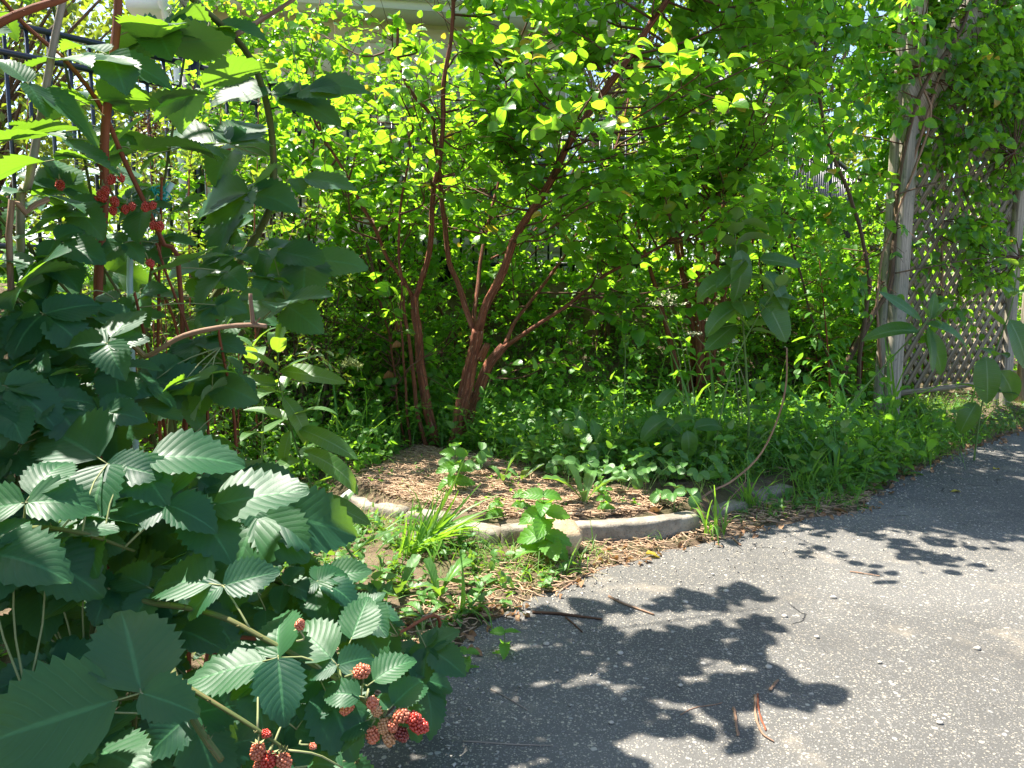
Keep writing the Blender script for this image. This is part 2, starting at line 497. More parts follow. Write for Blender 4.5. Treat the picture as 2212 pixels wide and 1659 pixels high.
def asphalt_mat():
    N = NT('worn_asphalt')
    tc = N.n('TexCoord')
    P = tc.outputs['Object']
    wob = N.n('VectorMath', operation='MULTIPLY_ADD')
    nzc = N.n('TexNoise'); N.l(P, nzc.inputs['Vector']); nzc.inputs['Scale'].default_value = 60
    N.l(nzc.outputs[1], wob.inputs[0]); wob.inputs[1].default_value = (0.010, 0.010, 0.0); N.l(P, wob.inputs[2])
    def chips(scale, keep, size, soft):
        v = N.n('TexVoronoi', feature='F1', voronoi_dimensions='3D')
        N.l(wob.outputs[0], v.inputs['Vector']); v.inputs['Scale'].default_value = scale
        sx = N.n('SeparateXYZ'); N.l(v.outputs['Color'], sx.inputs[0])
        rad = N.math('MULTIPLY', sx.outputs[1], size)
        inside = N.math('SUBTRACT', 1.0, N.ramp(N.math('SUBTRACT', v.outputs['Distance'], rad), -soft, soft))
        return N.math('MULTIPLY', inside, N.math('GREATER_THAN', sx.outputs[0], keep)), sx.outputs[2], v.outputs['Distance']
    big = N.noise(P, 0.9, 4, 0.6)
    worn = N.ramp(big, 0.30, 0.62)
    a1, h1, d1 = chips(130.0, 0.42, 0.55, 0.10)
    a2, h2, d2 = chips(260.0, 0.30, 0.60, 0.12)
    a3, h3, d3 = chips(70.0, 0.90, 0.50, 0.08)
    base = N.mix(N.noise(P, 300.0, 2, 0.7), (0.036, 0.035, 0.033), (0.125, 0.120, 0.109))
    base = N.mix(N.math('MULTIPLY', N.ramp(big, 0.40, 0.7), 0.6), base, (0.15, 0.145, 0.135))
    def stone(h):
        c = N.mix(h, (0.15, 0.145, 0.135), (0.40, 0.385, 0.355))
        return N.mix(N.ramp(h, 0.55, 0.8), c, (0.42, 0.37, 0.29))
    c = N.mix(N.math('MULTIPLY', a2, 0.8), base, stone(h2))
    c = N.mix(N.math('MULTIPLY', a1, N.math('MULTIPLY_ADD', worn, 0.5, 0.45)), c, stone(h1))
    c = N.mix(a3, c, stone(h3))
    # sand washed over the surface
    sand = N.math('MULTIPLY', N.ramp(N.noise(P, 2.2, 5, 0.7), 0.55, 0.75), 0.45)
    c = N.mix(sand, c, (0.36, 0.30, 0.22))
    stain = N.math('MULTIPLY', N.ramp(N.noise(P, 1.4, 6, 0.7, 1.0), 0.52, 0.66), 0.35)
    c = N.mix(stain, c, (0.05, 0.048, 0.045))
    # hairline cracks
    cv = N.n('TexVoronoi', feature='DISTANCE_TO_EDGE')
    wob2 = N.n('VectorMath', operation='MULTIPLY_ADD')
    nz2 = N.n('TexNoise'); N.l(P, nz2.inputs['Vector']); nz2.inputs['Scale'].default_value = 5; nz2.inputs['Detail'].default_value = 6
    N.l(nz2.outputs[1], wob2.inputs[0]); wob2.inputs[1].default_value = (0.35, 0.35, 0); N.l(P, wob2.inputs[2])
    N.l(wob2.outputs[0], cv.inputs['Vector']); cv.inputs['Scale'].default_value = 0.75
    crack = N.math('MULTIPLY', N.math('SUBTRACT', 1.0, N.ramp(cv.outputs['Distance'], 0.0005, 0.004)), N.ramp(N.noise(P, 3.1, 3), 0.54, 0.60))
    c = N.mix(N.math('MULTIPLY', crack, 0.85), c, (0.02, 0.02, 0.02))
    h = N.math('ADD', N.math('MULTIPLY', a1, 0.6), N.math('MULTIPLY', a3, 0.7))
    h = N.math('ADD', h, N.math('MULTIPLY', a2, 0.35))
    h = N.math('SUBTRACT', h, N.math('MULTIPLY', crack, 3.0))
    return N.done(N.bsdf(c, 0.85, 0.3, N.bump(h, 0.8, 0.004)))
M_ASPH = asphalt_mat()

def soil_mat():
    N = NT('garden_soil')
    tc = N.n('TexCoord')
    P = tc.outputs['Object']
    n1 = N.noise(P, 2.0, 5, 0.65)
    n2 = N.noise(P, 45.0, 5, 0.75)
    n3 = N.noise(P, 9.0, 3)
    c = N.mix(n2, (0.060, 0.040, 0.026), (0.21, 0.145, 0.095))
    c = N.mix(N.math('MULTIPLY', N.ramp(n1, 0.4, 0.65), 0.5), c, (0.25, 0.19, 0.13))
    c = N.mix(N.math('MULTIPLY', N.ramp(n3, 0.45, 0.62), 0.4), c, (0.05, 0.07, 0.02))
    return N.done(N.bsdf(c, 0.95, 0.15, N.bump(n2, 1.0, 0.02)))
M_SOIL = soil_mat()

def berry_mat():
    N = NT('unripe_blackberry')
    oi = N.n('ObjectInfo')
    sx = N.n('SeparateXYZ')
    N.l(oi.outputs['Color'], sx.inputs[0])
    tc = N.n('TexCoord')
    nz = N.noise(tc.outputs['Object'], 260.0, 2)
    c = N.mix(N.math('MULTIPLY', nz, 0.5), oi.outputs['Color'], (0.30, 0.10, 0.04))
    p = N.n('BsdfPrincipled')
    N.l(c, p.inputs['Base Color'])
    p.inputs['Roughness'].default_value = 0.24
    p.inputs['Specular IOR Level'].default_value = 0.6
    p.inputs['Subsurface Weight'].default_value = 0.25
    p.inputs['Subsurface Radius'].default_value = (0.006, 0.002, 0.001)
    p.inputs['Subsurface Scale'].default_value = 0.5
    return N.done(p.outputs[0])
M_BERRY = berry_mat()

# ------------------------------------------------------------------ leaf shapes
def leaf_tpl(nr, nc, W, a, b, fold=0.3, curl=0.5, teeth=0.0, wave=0.0, stalk=0.0, heart=0.0, seed=0, lobes=0, pleat=0.0, nv=9, slope=3.4):
    g = np.random.default_rng(seed)
    t = np.linspace(0, 1, nr + 1)
    s = np.linspace(-1, 1, nc + 1)
    prof = (np.clip(t, 1e-4, 1) ** a) * (np.clip(1 - t, 0, 1) ** b)
    prof = prof / prof.max() * W / 2
    prof = np.maximum(prof, 0.004)
    th = curl * (t ** 1.3)
    dt = 1.0 / nr
    yy = np.concatenate([[0], np.cumsum(np.cos((th[1:] + th[:-1]) / 2) * dt)])
    zz = -np.concatenate([[0], np.cumsum(np.sin((th[1:] + th[:-1]) / 2) * dt)])
    V, UV = [], []
    ph = g.uniform(0, 6, 2)
    asym = g.uniform(-0.12, 0.12)
    for i in range(nr + 1):
        for sj in s:
            hw = prof[i]
            y, z = yy[i], zz[i]
            if abs(sj) > 0.99 and teeth and 0 < i < nr:
                hw *= 1 + (teeth if i % 2 else -teeth * 0.6)
                y += teeth * 0.25 * (1 if i % 2 else 0)
            if lobes and abs(sj) > 0.4 and 0 < i < nr:
                hw *= 1 + 0.45 * (1 if i % 2 else -1) * abs(sj)
            x = sj * hw * (1 + asym * sj)
            y -= heart * abs(sj) * (1 - t[i]) ** 4
            z += fold * abs(x) * (1 - 0.3 * t[i]) + wave * math.sin(t[i] * 9 + ph[0 if sj > 0 else 1]) * abs(sj) * W
            if pleat:
                z -= pleat * math.cos(6.2832 * (nv * t[i] - slope * abs(sj))) * min(1, abs(sj) * 3) * prof[i] / prof.max()
            V.append((x, y + stalk, z)); UV.append(((sj + 1) / 2, t[i]))
    i, j = np.meshgrid(np.arange(nr), np.arange(nc), indexing='ij')
    q = i * (nc + 1) + j
    Q = np.stack([q, q + 1, q + nc + 2, q + nc + 1], -1).reshape(-1, 4)
    return np.array(V), Q, np.array(UV)
def tpl_set(n, *args, **kw):
    out = []
    for k in range(n):
        kk = dict(kw)
        kk['seed'] = k + 1
        kk['fold'] = kw.get('fold', 0.3) * (0.5 + 0.9 * k / max(1, n - 1))
        kk['curl'] = kw.get('curl', 0.5) * (0.3 + 1.4 * ((k * 2) % n) / max(1, n - 1))
        out.append(leaf_tpl(*args, **kk))
    return out
T_SHRUB = tpl_set(5, 5, 2, 0.78, 0.48, 0.62, fold=0.35, curl=0.7, wave=0.03)
T_VINE = tpl_set(5, 6, 2, 0.66, 0.50, 0.85, fold=0.55, curl=0.9, wave=0.05)
T_PRIV = tpl_set(3, 3, 2, 0.30, 0.7, 0.8, fold=0.4, curl=0.4)
T_SMALL = tpl_set(3, 3, 2, 0.58, 0.55, 0.7, fold=0.4, curl=0.4)
T_LANCE = tpl_set(4, 5, 2, 0.30, 0.55, 0.95, fold=0.35, curl=0.9, wave=0.04)
T_TREE = tpl_set(3, 2, 2, 0.65, 0.6, 0.7, fold=0.3, curl=0.3)
T_NEED = tpl_set(2, 2, 2, 0.16, 0.5, 0.8, fold=0.5, curl=0.5)
T_GRASS = tpl_set(6, 6, 2, 0.028, 0.15, 0.8, fold=0.5, curl=1.9)
T_WEED = tpl_set(5, 6, 2, 0.62, 0.45, 0.85, fold=0.35, curl=0.8, teeth=0.07, wave=0.03)
T_CLOV = tpl_set(3, 3, 2, 0.85, 0.6, 0.45, fold=0.3, curl=0.4)
T_LITT = tpl_set(5, 6, 2, 0.52, 0.5, 0.8, fold=0.9, curl=1.8, wave=0.12)
T_BLACK = tpl_set(9, 20, 6, 0.78, 0.50, 0.88, fold=0.24, curl=0.6, teeth=0.10, wave=0.026, heart=0.05)
T_MILK = tpl_set(5, 10, 4, 0.33, 0.50, 0.72, fold=0.28, curl=0.7, wave=0.02)
T_MILKW = tpl_set(5, 10, 4, 0.52, 0.48, 0.66, fold=0.28, curl=0.8, wave=0.03)
T_STRAW = tpl_set(5, 14, 4, 0.85, 0.60, 0.42, fold=0.45, curl=0.5, teeth=0.09, wave=0.01)
T_DAND = tpl_set(4, 12, 4, 0.26, 1.2, 0.45, fold=0.5, curl=0.9, teeth=0.12, wave=0.05)
T_NETTLE = tpl_set(5, 14, 4, 0.60, 0.42, 0.85, fold=0.3, curl=0.8, teeth=0.12, wave=0.03, heart=0.04)

MESHES = {}
def tpl_meshes(key, tpls, mat):
    k = (key, mat.name)
    if k not in MESHES:
        MESHES[k] = [mesh(key, V, Q, UV, np.full(len(V), 0.37 * i % 1), mat) for i, (V, Q, UV) in enumerate(tpls)]
    return MESHES[k]
def unit(v):
    v = np.asarray(v, float)
    return v / (np.linalg.norm(v, axis=-1, keepdims=True) + 1e-12)
def frames(D, N):
    y = unit(D)
    x = unit(np.cross(y, N))
    z = np.cross(x, y)
    return x, y, z
def scatter(name, tpls, P, D, N, Sz, mat, rn=None):
    """merge leaves into one mesh"""
    P, D, N, Sz = [np.asarray(q, float) for q in (P, D, N, Sz)]
    n = len(P)
    x, y, z = frames(D, N)
    which = rng.integers(0, len(tpls), n)
    rn = rng.uniform(0, 1, n) if rn is None else rn
    Vs, Qs, UVs, rs, off = [], [], [], [], 0
    for k, (V, Q, UV) in enumerate(tpls):
        m = np.nonzero(which == k)[0]
        if not len(m):
            continue
        W = P[m, None, :] + Sz[m, None, None] * (V[None, :, 0:1] * x[m, None, :] + V[None, :, 1:2] * y[m, None, :] + V[None, :, 2:3] * z[m, None, :])
        Vs.append(W.reshape(-1, 3))
        Qs.append((Q[None] + (np.arange(len(m)) * len(V))[:, None, None]).reshape(-1, 4) + off)
        UVs.append(np.tile(UV, (len(m), 1)))
        rs.append(np.repeat(rn[m], len(V)))
        off += len(m) * len(V)
    return mesh(name, np.concatenate(Vs), np.concatenate(Qs), np.concatenate(UVs), np.concatenate(rs), mat)
def leaf_obj(name, me, parent, p, d, n, s, off=None):
    o = bpy.data.objects.new(name, me)
    x, y, z = frames(np.asarray(d, float)[None], np.asarray(n, float)[None])
    x, y, z = x[0] * s, y[0] * s, z[0] * s
    off = world_off(parent) if off is None else off
    q = np.asarray(p, float) - np.array(off)
    o.matrix_basis = Matrix(((x[0], y[0], z[0], q[0]), (x[1], y[1], z[1], q[1]), (x[2], y[2], z[2], q[2]), (0, 0, 0, 1)))
    return link(o, parent)
UP = np.array([0.0, 0, 1])

def twig_leaves(P0, D0, L, k, size, leaf_up=0.5, spread=0.9, droop=0.1, wild=0.35, bend=0.25):
    """leaves in pairs along curved twigs; returns leaf arrays and twig polylines"""
    P0, D0 = np.asarray(P0, float), unit(D0)
    T = len(P0)
    L = np.broadcast_to(np.asarray(L, float), (T,))
    tt = np.linspace(0.12, 1.0, k)
    jit = rng.normal(0, 1, (T, 3)) * bend
    def pos(t):
        return P0 + D0 * (L * t)[:, None] + jit * (L * t * t)[:, None] * 0.5 + UP * (-droop * L * t * t)[:, None]
    P, D, N, Sz = [], [], [], []
    for i, t in enumerate(tt):
        tv = np.full(T, t) + rng.uniform(-0.03, 0.03, T)
        p = pos(tv)
        d = unit(pos(tv + 0.02) - pos(tv - 0.02))
        side = unit(np.cross(d, UP) + rng.normal(0, 0.25, (T, 3)))
        for sg in ((1, -1) if i < k - 1 else (0,)):
            ld = unit(side * sg * spread + d * (0.55 if sg else 1.0) + rng.normal(0, 0.22, (T, 3)) + UP * rng.uniform(-0.35, 0.15, T)[:, None])
            nn = UP * leaf_up + rng.normal(0, wild, (T, 3)) + d * 0.1
            P.append(p); D.append(ld); N.append(nn)
            Sz.append(size * rng.uniform(0.65, 1.15, T) * (0.75 + 0.25 * math.sin(t * 3)))
    lines = np.stack([pos(np.full(T, t)) for t in (0, 0.35, 0.7, 1.0)], 1)
    return np.concatenate(P), np.concatenate(D), np.concatenate(N), np.concatenate(Sz), lines
def line_tubes(mb, lines, r0, r1=None, seg=4):
    """many short polylines as thin tubes at once (lines: T,k,3)"""
    T, k, _ = lines.shape
    r1 = r0 * 0.5 if r1 is None else r1
    rr = np.linspace(1, 0, k)[None, :, None, None] * (np.asarray(r0).reshape(-1, 1, 1, 1) - np.asarray(r1).reshape(-1, 1, 1, 1)) + np.asarray(r1).reshape(-1, 1, 1, 1)
    d = unit(lines[:, -1] - lines[:, 0])
    x = unit(np.cross(d, np.array([0.31, 0.2, 0.93]))); y = np.cross(d, x)
    ang = np.arange(seg) * 2 * math.pi / seg
    ring = np.cos(ang)[None, :, None] * x[:, None, :] + np.sin(ang)[None, :, None] * y[:, None, :]
    V = lines[:, :, None, :] + rr * ring[:, None]
    V = V.reshape(-1, 3)
    uv = np.stack(np.broadcast_arrays((ang / 6.28)[None, None, :], (np.arange(k) * 0.1)[None, :, None], ), -1)
    uv = np.tile(uv.reshape(-1, 2), (T, 1))
    i, j = np.meshgrid(np.arange(k - 1), np.arange(seg), indexing='ij')
    a = i * seg + j; b = i * seg + (j + 1) % seg
    Q = np.stack([a, b, b + seg, a + seg], -1).reshape(-1, 4)
    Q = (Q[None] + (np.arange(T) * k * seg)[:, None, None]).reshape(-1, 4)
    mb.add(V, Q, None, uv, np.repeat(rng.uniform(0, 1, T), k * seg))
def split_visible(P, Sz, n, umin=0, umax=2212, vmin=0, vmax=1659):
    """indices of the n leaves that show largest in the picture, and the rest"""
    u, v, f = project(P)
    score = np.where((u > umin) & (u < umax) & (v > vmin) & (v < vmax) & (f > 0.2), Sz / np.maximum(f, 0.2), -1)
    order = np.argsort(-score)
    pick = order[:n]
    pick = pick[score[pick] > 0]
    rest = np.setdiff1d(np.arange(len(P)), pick)
    return pick, rest
def leaves_parts(root, key, tpls, mat, P, D, N, Sz, n_single=300, crown='crown', **kw):
    off = world_off(root)
    pick, rest = split_visible(P, Sz, n_single, **kw)
    ms = tpl_meshes(key, tpls, mat)
    for i in pick:
        leaf_obj('leaf', ms[int(rng.integers(len(ms)))], root, P[i], D[i], N[i], float(Sz[i]), off)
    if len(rest):
        part(crown, scatter(crown, tpls, P[rest], D[rest], N[rest], Sz[rest], mat), root, kind='stuff')

# ------------------------------------------------------------------ ground and asphalt
def axis(lo, hi, a, b, fine, n):
    return np.concatenate([-np.geomspace(a - lo + 1, 1, n)[:-1] + a + 1, np.arange(a, b, fine), np.geomspace(1, hi - b + 1, n) + b - 1])
gx = axis(-260, 260, -4.5, 6.0, 0.07, 18)
gy = axis(-60, 420, 0.2, 9.5, 0.07, 18)
GX, GY = np.meshgrid(gx, gy, indexing='xy')
GZ = H(GX.ravel(), GY.ravel()).reshape(GX.shape)
fine = smooth(12, 6, np.hypot(GX, GY - 4))
GZ = GZ + rng.normal(0, 0.004, GZ.shape) * fine * (poly_dist(ASPH, GX.ravel(), GY.ravel()).reshape(GX.shape) < 0)
nx, ny = len(gx), len(gy)
i, j = np.meshgrid(np.arange(ny - 1), np.arange(nx - 1), indexing='ij')
q = i * nx + j
g = bpy.data.objects.new('ground', mesh('ground', np.stack([GX.ravel(), GY.ravel(), GZ.ravel()], 1), np.stack([q, q + 1, q + nx + 1, q + nx], -1).reshape(-1, 4), None, None, M_SOIL))
g['kind'] = 'structure'; link(g)
import bmesh
bm = bmesh.new()
f = bm.faces.new([bm.verts.new((x, y, 0.004)) for x, y in ASPH])
if f.normal.z < 0: f.normal_flip()
bm.normal_update()
if f.normal.z < 0: bmesh.ops.reverse_faces(bm, faces=[f])
ext = bmesh.ops.extrude_face_region(bm, geom=[f])
for e in ext['geom']:
    if isinstance(e, bmesh.types.BMVert): e.co.z = 0.008
    
me = bpy.data.meshes.new('asphalt_path'); 
bmesh.ops.recalc_face_normals(bm, faces=bm.faces)
bm.to_mesh(me); bm.free(); me.materials.append(M_ASPH)
o = bpy.data.objects.new('asphalt_path', me); o['kind'] = 'structure'; link(o)
AZ = 0.008

# ------------------------------------------------------------------ edging stones and rock
def edging_stone(p0, p1, bulge, h, w, label, sink=0.03, seed=0):
    p0, p1 = np.array(p0, float), np.array(p1, float)
    d = p1 - p0; L = np.linalg.norm(d); d /= L
    nrm = np.array([-d[1], d[0]])
    if nrm[1] < 0: nrm = -nrm                       # towards the bed
    n = max(6, int(L / 0.03))
    prof = [(0, -sink), (-0.002, h * .5), (0.0, h - 0.011), (0.004, h - 0.003), (0.012, h), (w - 0.012, h), (w - 0.004, h - 0.003), (w, h - 0.011), (w, -sink)]
    V = []
    g = np.random.default_rng(seed)
    chip = np.zeros(n + 1, bool)
    for k in range(n + 1):
        t = k / n
        c = p0 + d * L * t - nrm * bulge * (1 - (2 * t - 1) ** 2)
        endr = 0.004 if k in (0, n) else 0.0
        for a, z in prof:
            jj = g.normal(0, 0.0014, 3) - np.array([0, 0, 0.012 if z > h - .03 and chip[k] else 0])
            zz = z - (endr if z > h - 0.03 else 0)
            q = c + nrm * (a if endr == 0 else (a + (0.006 if a < w / 2 else -0.006)))
            V.append((q[0] + jj[0], q[1] + jj[1], zz + jj[2]))
    m = len(prof)
    i, j = np.meshgrid(np.arange(n), np.arange(m - 1), indexing='ij')
    q = i * m + j
    Q = np.stack([q, q + 1, q + m + 1, q + m], -1).reshape(-1, 4)
    caps = [np.arange(m)[None, ::-1], (np.arange(m) + n * m)[None]]
    V = np.array(V)
    base = np.array([*(p0 + p1) / 2, 0.0])
    me = mesh('edging_stone', V - base, [Q] + caps, None, None, M_CONC, False)
    bmm = bmesh.new(); bmm.from_mesh(me); bmesh.ops.recalc_face_normals(bmm, faces=bmm.faces); bmm.to_mesh(me); bmm.free()
    o = bpy.data.objects.new('edging_stone', me)
    o.location = base
    tag(o, label, 'edging stone', 'concrete edging stones round the bed')
    return link(o)
edging_stone((-0.83, 3.66), (-0.66, 3.40), 0.0, 0.055, 0.10, 'flat pale concrete edging stone half buried in dry grass, farthest from the tan rock', seed=1)
edging_stone((-0.635, 3.37), (-0.495, 3.29), 0.0, 0.066, 0.09, 'short pale concrete edging stone between the flat half buried one and the sloping one', seed=2)
edging_stone((-0.465, 3.235), (-0.285, 3.165), 0.0, 0.074, 0.09, 'pale concrete edging stone with rough grey end behind the arching grass clump', seed=3)
edging_stone((-0.26, 3.115), (-0.075, 3.0), 0.0, 0.060, 0.09, 'concrete edging stone two along from the tan rock, behind arching grass', seed=4)
edging_stone((-0.045, 2.985), (0.15, 2.975), 0.0, 0.082, 0.08, 'rounded concrete edging stone touching the tan rock, behind its broad leaved weed', seed=5)
edging_stone((0.27, 3.005), (0.795, 3.165), 0.035, 0.085, 0.085, 'long curved concrete edging stone beside the asphalt with sunlit top', seed=6)
edging_stone((0.93, 3.35), (1.10, 3.48), 0.0, 0.055, 0.09, 'dark shaded edging stone behind the grass clump at the asphalt edge', seed=7)
edging_stone((1.20, 3.58), (1.42, 3.76), 0.0, 0.06, 0.09, 'brownish edging stone buried in shaded weeds by the asphalt', seed=8)

def rock(name, c, r, label, mat, seed, cuts=13, sub=4):
    bmr = bmesh.new()
    bmesh.ops.create_icosphere(bmr, subdivisions=sub, radius=1.0)
    g = np.random.default_rng(seed)
    planes = [(unit(g.normal(size=3)), g.uniform(0.60, 0.88)) for _ in range(cuts)]
    for v in bmr.verts:
        p = np.array(v.co)
        for n, k in planes:
            e = np.dot(p, n) - k
            if e > 0: p = p - n * e * 0.92
        nz = mnoise.noise(Vector(p * 2.2) + Vector((seed, 0, 0))) * 0.10 + mnoise.noise(Vector(p * 7)) * 0.06 + mnoise.noise(Vector(p * 19)) * 0.025
        p = p * (1 + nz)
        v.co = Vector((p[0] * r[0], p[1] * r[1], p[2] * r[2]))
    me = bpy.data.meshes.new(name); bmr.to_mesh(me); bmr.free()
    me.materials.append(mat)
    me.polygons.foreach_set('use_smooth', np.ones(len(me.polygons), bool))
    o = bpy.data.objects.new(name, me)
    o.location = c
    link(o)
    if label: tag(o, label, 'rock')
    return o
rk = rock('rock', (0.150, 2.905, 0.045), (0.138, 0.11, 0.108), 'tan rough rock sitting against the concrete edging behind a broad leaved weed', M_ROCK, 5)

# ------------------------------------------------------------------ lattice screen with posts and brace
def rotz(a):
    c, s = math.cos(a), math.sin(a)
    return np.array([[c, -s, 0], [s, c, 0], [0, 0, 1.0]])
TP0, TP1 = np.array([2.74, 5.58]), np.array([4.18, 6.52])
Td = unit(TP1 - TP0); Tn = np.array([Td[1], -Td[0]])           # Tn faces the path
Tang = math.atan2(Td[1], Td[0]); TL = float(np.linalg.norm(TP1 - TP0))
tz = Hs(*TP0)
trel = thing('lattice_screen', (TP0[0], TP0[1], tz), 'weathered grey wooden lattice screen with heavy post and slanted brace beside the asphalt', 'trellis')
def notched_post(c, h, w, crack_depth=0.035, lean=0.0):
    a = w / 2; b = 0.008
    prof = [(-a + b, -a), (-0.003, -a), (0.0, -a + crack_depth), (0.004, -a), (a - b, -a), (a, -a + b), (a, a - b), (a - b, a), (-a + b, a), (-a, a - b), (-a, -a + b)]
    V, n = [], 24
    for k in range(n + 1):
        z = -0.15 + (h + 0.15) * k / n
        off = 0.006 * mnoise.noise(Vector((z * 1.5, 1, 0)))
        for m_, (x, y) in enumerate(prof):
            xx = x + (off if m_ in (1, 2, 3) else 0)
            V.append((xx + lean * z, y, z))
    m = len(prof)
    i, j = np.meshgrid(np.arange(n), np.arange(m), indexing='ij')
    Q = np.stack([i * m + j, i * m + (j + 1) % m, (i + 1) * m + (j + 1) % m, (i + 1) * m + j], -1).reshape(-1, 4)
    V = np.array(V) @ rotz(Tang - math.pi / 2 + 0.06).T + np.array([c[0], c[1], c[2]])
    return mesh('post', V, [Q, (np.arange(m) + n * m)[None]], None, None, M_POST, False)
part('post', notched_post((TP0[0], TP0[1], tz), 3.2, 0.140, lean=0.012), trel)
part('post', notched_post((TP1[0], TP1[1], tz), 3.2, 0.115), trel)
def tframe(s, z, o=0.0):
    p = TP0 + Td * s + Tn * o
    return np.array([p[0], p[1], z])
Mt = rotz(Tang)
Mtr = Mt
def slat_obj(name, s0, z0, s1, z1, o, w, th, mat, mb=None):
    """board between two points of the screen's plane"""
    L = math.hypot(s1 - s0, z1 - z0); an = math.atan2(z1 - z0, s1 - s0)
    c, s_ = math.cos(an), math.sin(an)
    B = np.array([[c, 0, -s_], [0, 1, 0], [s_, 0, c]])
    mb = MB(); mb.box((0, 0, 0), (L, th, w))
    me = mb.mesh(name, mat, False)
    ob = bpy.data.objects.new(name, me)
    mid = tframe((s0 + s1) / 2, (z0 + z1) / 2, o)
    M = Mt @ B
    q = mid - np.array(trel.location)
    ob.matrix_basis = Matrix([[*M[0], q[0]], [*M[1], q[1]], [*M[2], q[2]], [0, 0, 0, 1]])
    return link(ob, trel)
zb, ztop = tz + 0.23, tz + 2.55
sl0, sl1 = 0.075, TL - 0.06
def clip_line(c, slope):
    """z = c + slope * s clipped to the panel"""
    pts = []
    for s in (sl0, sl1):
        z = c + slope * s
        if zb <= z <= ztop: pts.append((s, z))
    for z in (zb, ztop):
        s = (z - c) / slope
        if sl0 < s < sl1: pts.append((s, z))
    pts = sorted(pts)
    return (pts[0], pts[-1]) if len(pts) >= 2 and pts[-1][0] - pts[0][0] > 0.04 else None
for lay, slope in ((0, 1.0), (1, -1.0)):
    c = zb - 2.6
    while c < ztop + 2.6:
        r_ = clip_line(c + random.uniform(-0.004, 0.004), slope * random.uniform(0.985, 1.015))
        if r_:
            (a0, b0), (a1, b1) = r_
            slat_obj('slat', a0, b0, a1, b1, 0.006 - 0.011 * lay, 0.043, 0.009, M_SLAT)
        c += 0.132
slat_obj('bottom_rail', sl0 - 0.01, zb - 0.012, sl1 + 0.01, zb - 0.012, 0.020, 0.040, 0.018, M_SLAT)
slat_obj('top_rail', sl0 - 0.01, ztop + 0.02, sl1 + 0.01, ztop + 0.02, 0.0, 0.09, 0.04, M_SLAT)
slat_obj('brace', -0.02, tz + 2.22, 0.95, tz + 3.30, 0.098, 0.30, 0.038, M_POST)
slat_obj('beam', -0.35, tz + 3.20, TL + 0.4, tz + 3.20, 0.10, 0.19, 0.04, M_POST)
# second screen across the far side
tr2 = thing('lattice_fence', (*(TP1 + Td * 0.1 + np.array([0.25, 0.12])), tz), 'sunlit grey lattice panel beyond the far post of the lattice screen', 'trellis')
off2 = np.array(tr2.location)
d2 = unit(np.array([0.97, 0.22])); M2 = rotz(math.atan2(d2[1], d2[0]))
for lay, slope in ((0, 1.0), (1, -1.0)):
    c = -2.2
    while c < 3.6:
        a = []
        lo, hi, b0, b1 = 0.0, 1.3, 0.25, 1.9
        pts = []
        for s in (lo, hi):
            z = c + slope * s
            if b0 <= z <= b1: pts.append((s, z))
        for z in (b0, b1):
            s = (z - c) / slope
            if lo < s < hi: pts.append((s, z))
        pts.sort()
        if len(pts) >= 2 and pts[-1][0] - pts[0][0] > 0.05:
            (s0, z0), (s1, z1) = pts[0], pts[-1]
            L = math.hypot(s1 - s0, z1 - z0); an = math.atan2(z1 - z0, s1 - s0)
            B = np.array([[math.cos(an), 0, -math.sin(an)], [0, 1, 0], [math.sin(an), 0, math.cos(an)]])
            mb = MB(); mb.box((0, 0, 0), (L, 0.009, 0.036))
            ob = bpy.data.objects.new('slat', mb.mesh('slat', M_SLAT, False))
            M = M2 @ B; s = (s0 + s1) / 2
            ob.matrix_basis = Matrix([[*M[0], d2[0] * s + 0.01 * lay * d2[1]], [*M[1], d2[1] * s - 0.010 * lay], [*M[2], (z0 + z1) / 2], [0, 0, 0, 1]])
            link(ob, tr2)
        c += 0.132
for s in (-0.04, 1.34):
    mb = MB(); mb.box((off2[0] + d2[0] * s, off2[1] + d2[1] * s, tz + 0.95), (0.08, 0.08, 2.1), M2); part('post', mb.mesh('post', M_POST, False), tr2)

# ------------------------------------------------------------------ black iron fence in three runs
def fence_run(name, p0, p1, label, ztop=2.5, zbot=1.22, sp=0.11, group='black picket fences on the terrace'):
    p0, p1 = np.array(p0, float), np.array(p1, float)
    L = np.linalg.norm(p1 - p0); d = (p1 - p0) / L; an = math.atan2(d[1], d[0])
    root = thing(name, (*p0, 1.02), label, 'fence', group)
    Mz = rotz(an)
    for zc in (ztop, ztop - 0.16, zbot + 0.06):
        mb = MB(); c = (p0 + p1) / 2
        mb.box((c[0], c[1], zc), (L, 0.026, 0.032), Mz)
        part('rail', mb.mesh('rail', M_IRON, False), root)
    mb = MB(); mb.box((0, 0, 0), (0.017, 0.017, ztop - 0.014 - zbot)); pm = mb.mesh('picket', M_IRON, False)
    n = int(L / sp)
    for k in range(1, n):
        q = p0 + d * sp * k
        o = bpy.data.objects.new('picket', pm)
        o.location = Vector((q[0], q[1], (ztop - 0.014 + zbot) / 2)) - root.location
        o.rotation_euler = (0, 0, an)
        link(o, root)
    mb = MB(); mb.box((0, 0, 0.78), (0.052, 0.052, 1.60)); mb.box((0, 0, 1.595), (0.064, 0.064, 0.03)); mb.box((0, 0, 1.62), (0.04, 0.04, 0.02))
    po = mb.mesh('post', M_IRON, False)
    np_ = max(1, round(L / 1.9))
    for k in range(np_ + 1):
        q = p0 + d * L * k / np_
        o = bpy.data.objects.new('post', po)
        o.location = Vector((q[0], q[1], 0.96)) - root.location
        o.rotation_euler = (0, 0, an)
        link(o, root)
    return root
fpA = FA0 + FAd * -0.02
fence_run('picket_fence', fpA - FAd * 1.9, fpA, 'black iron picket fence behind the tall blackberry canes')
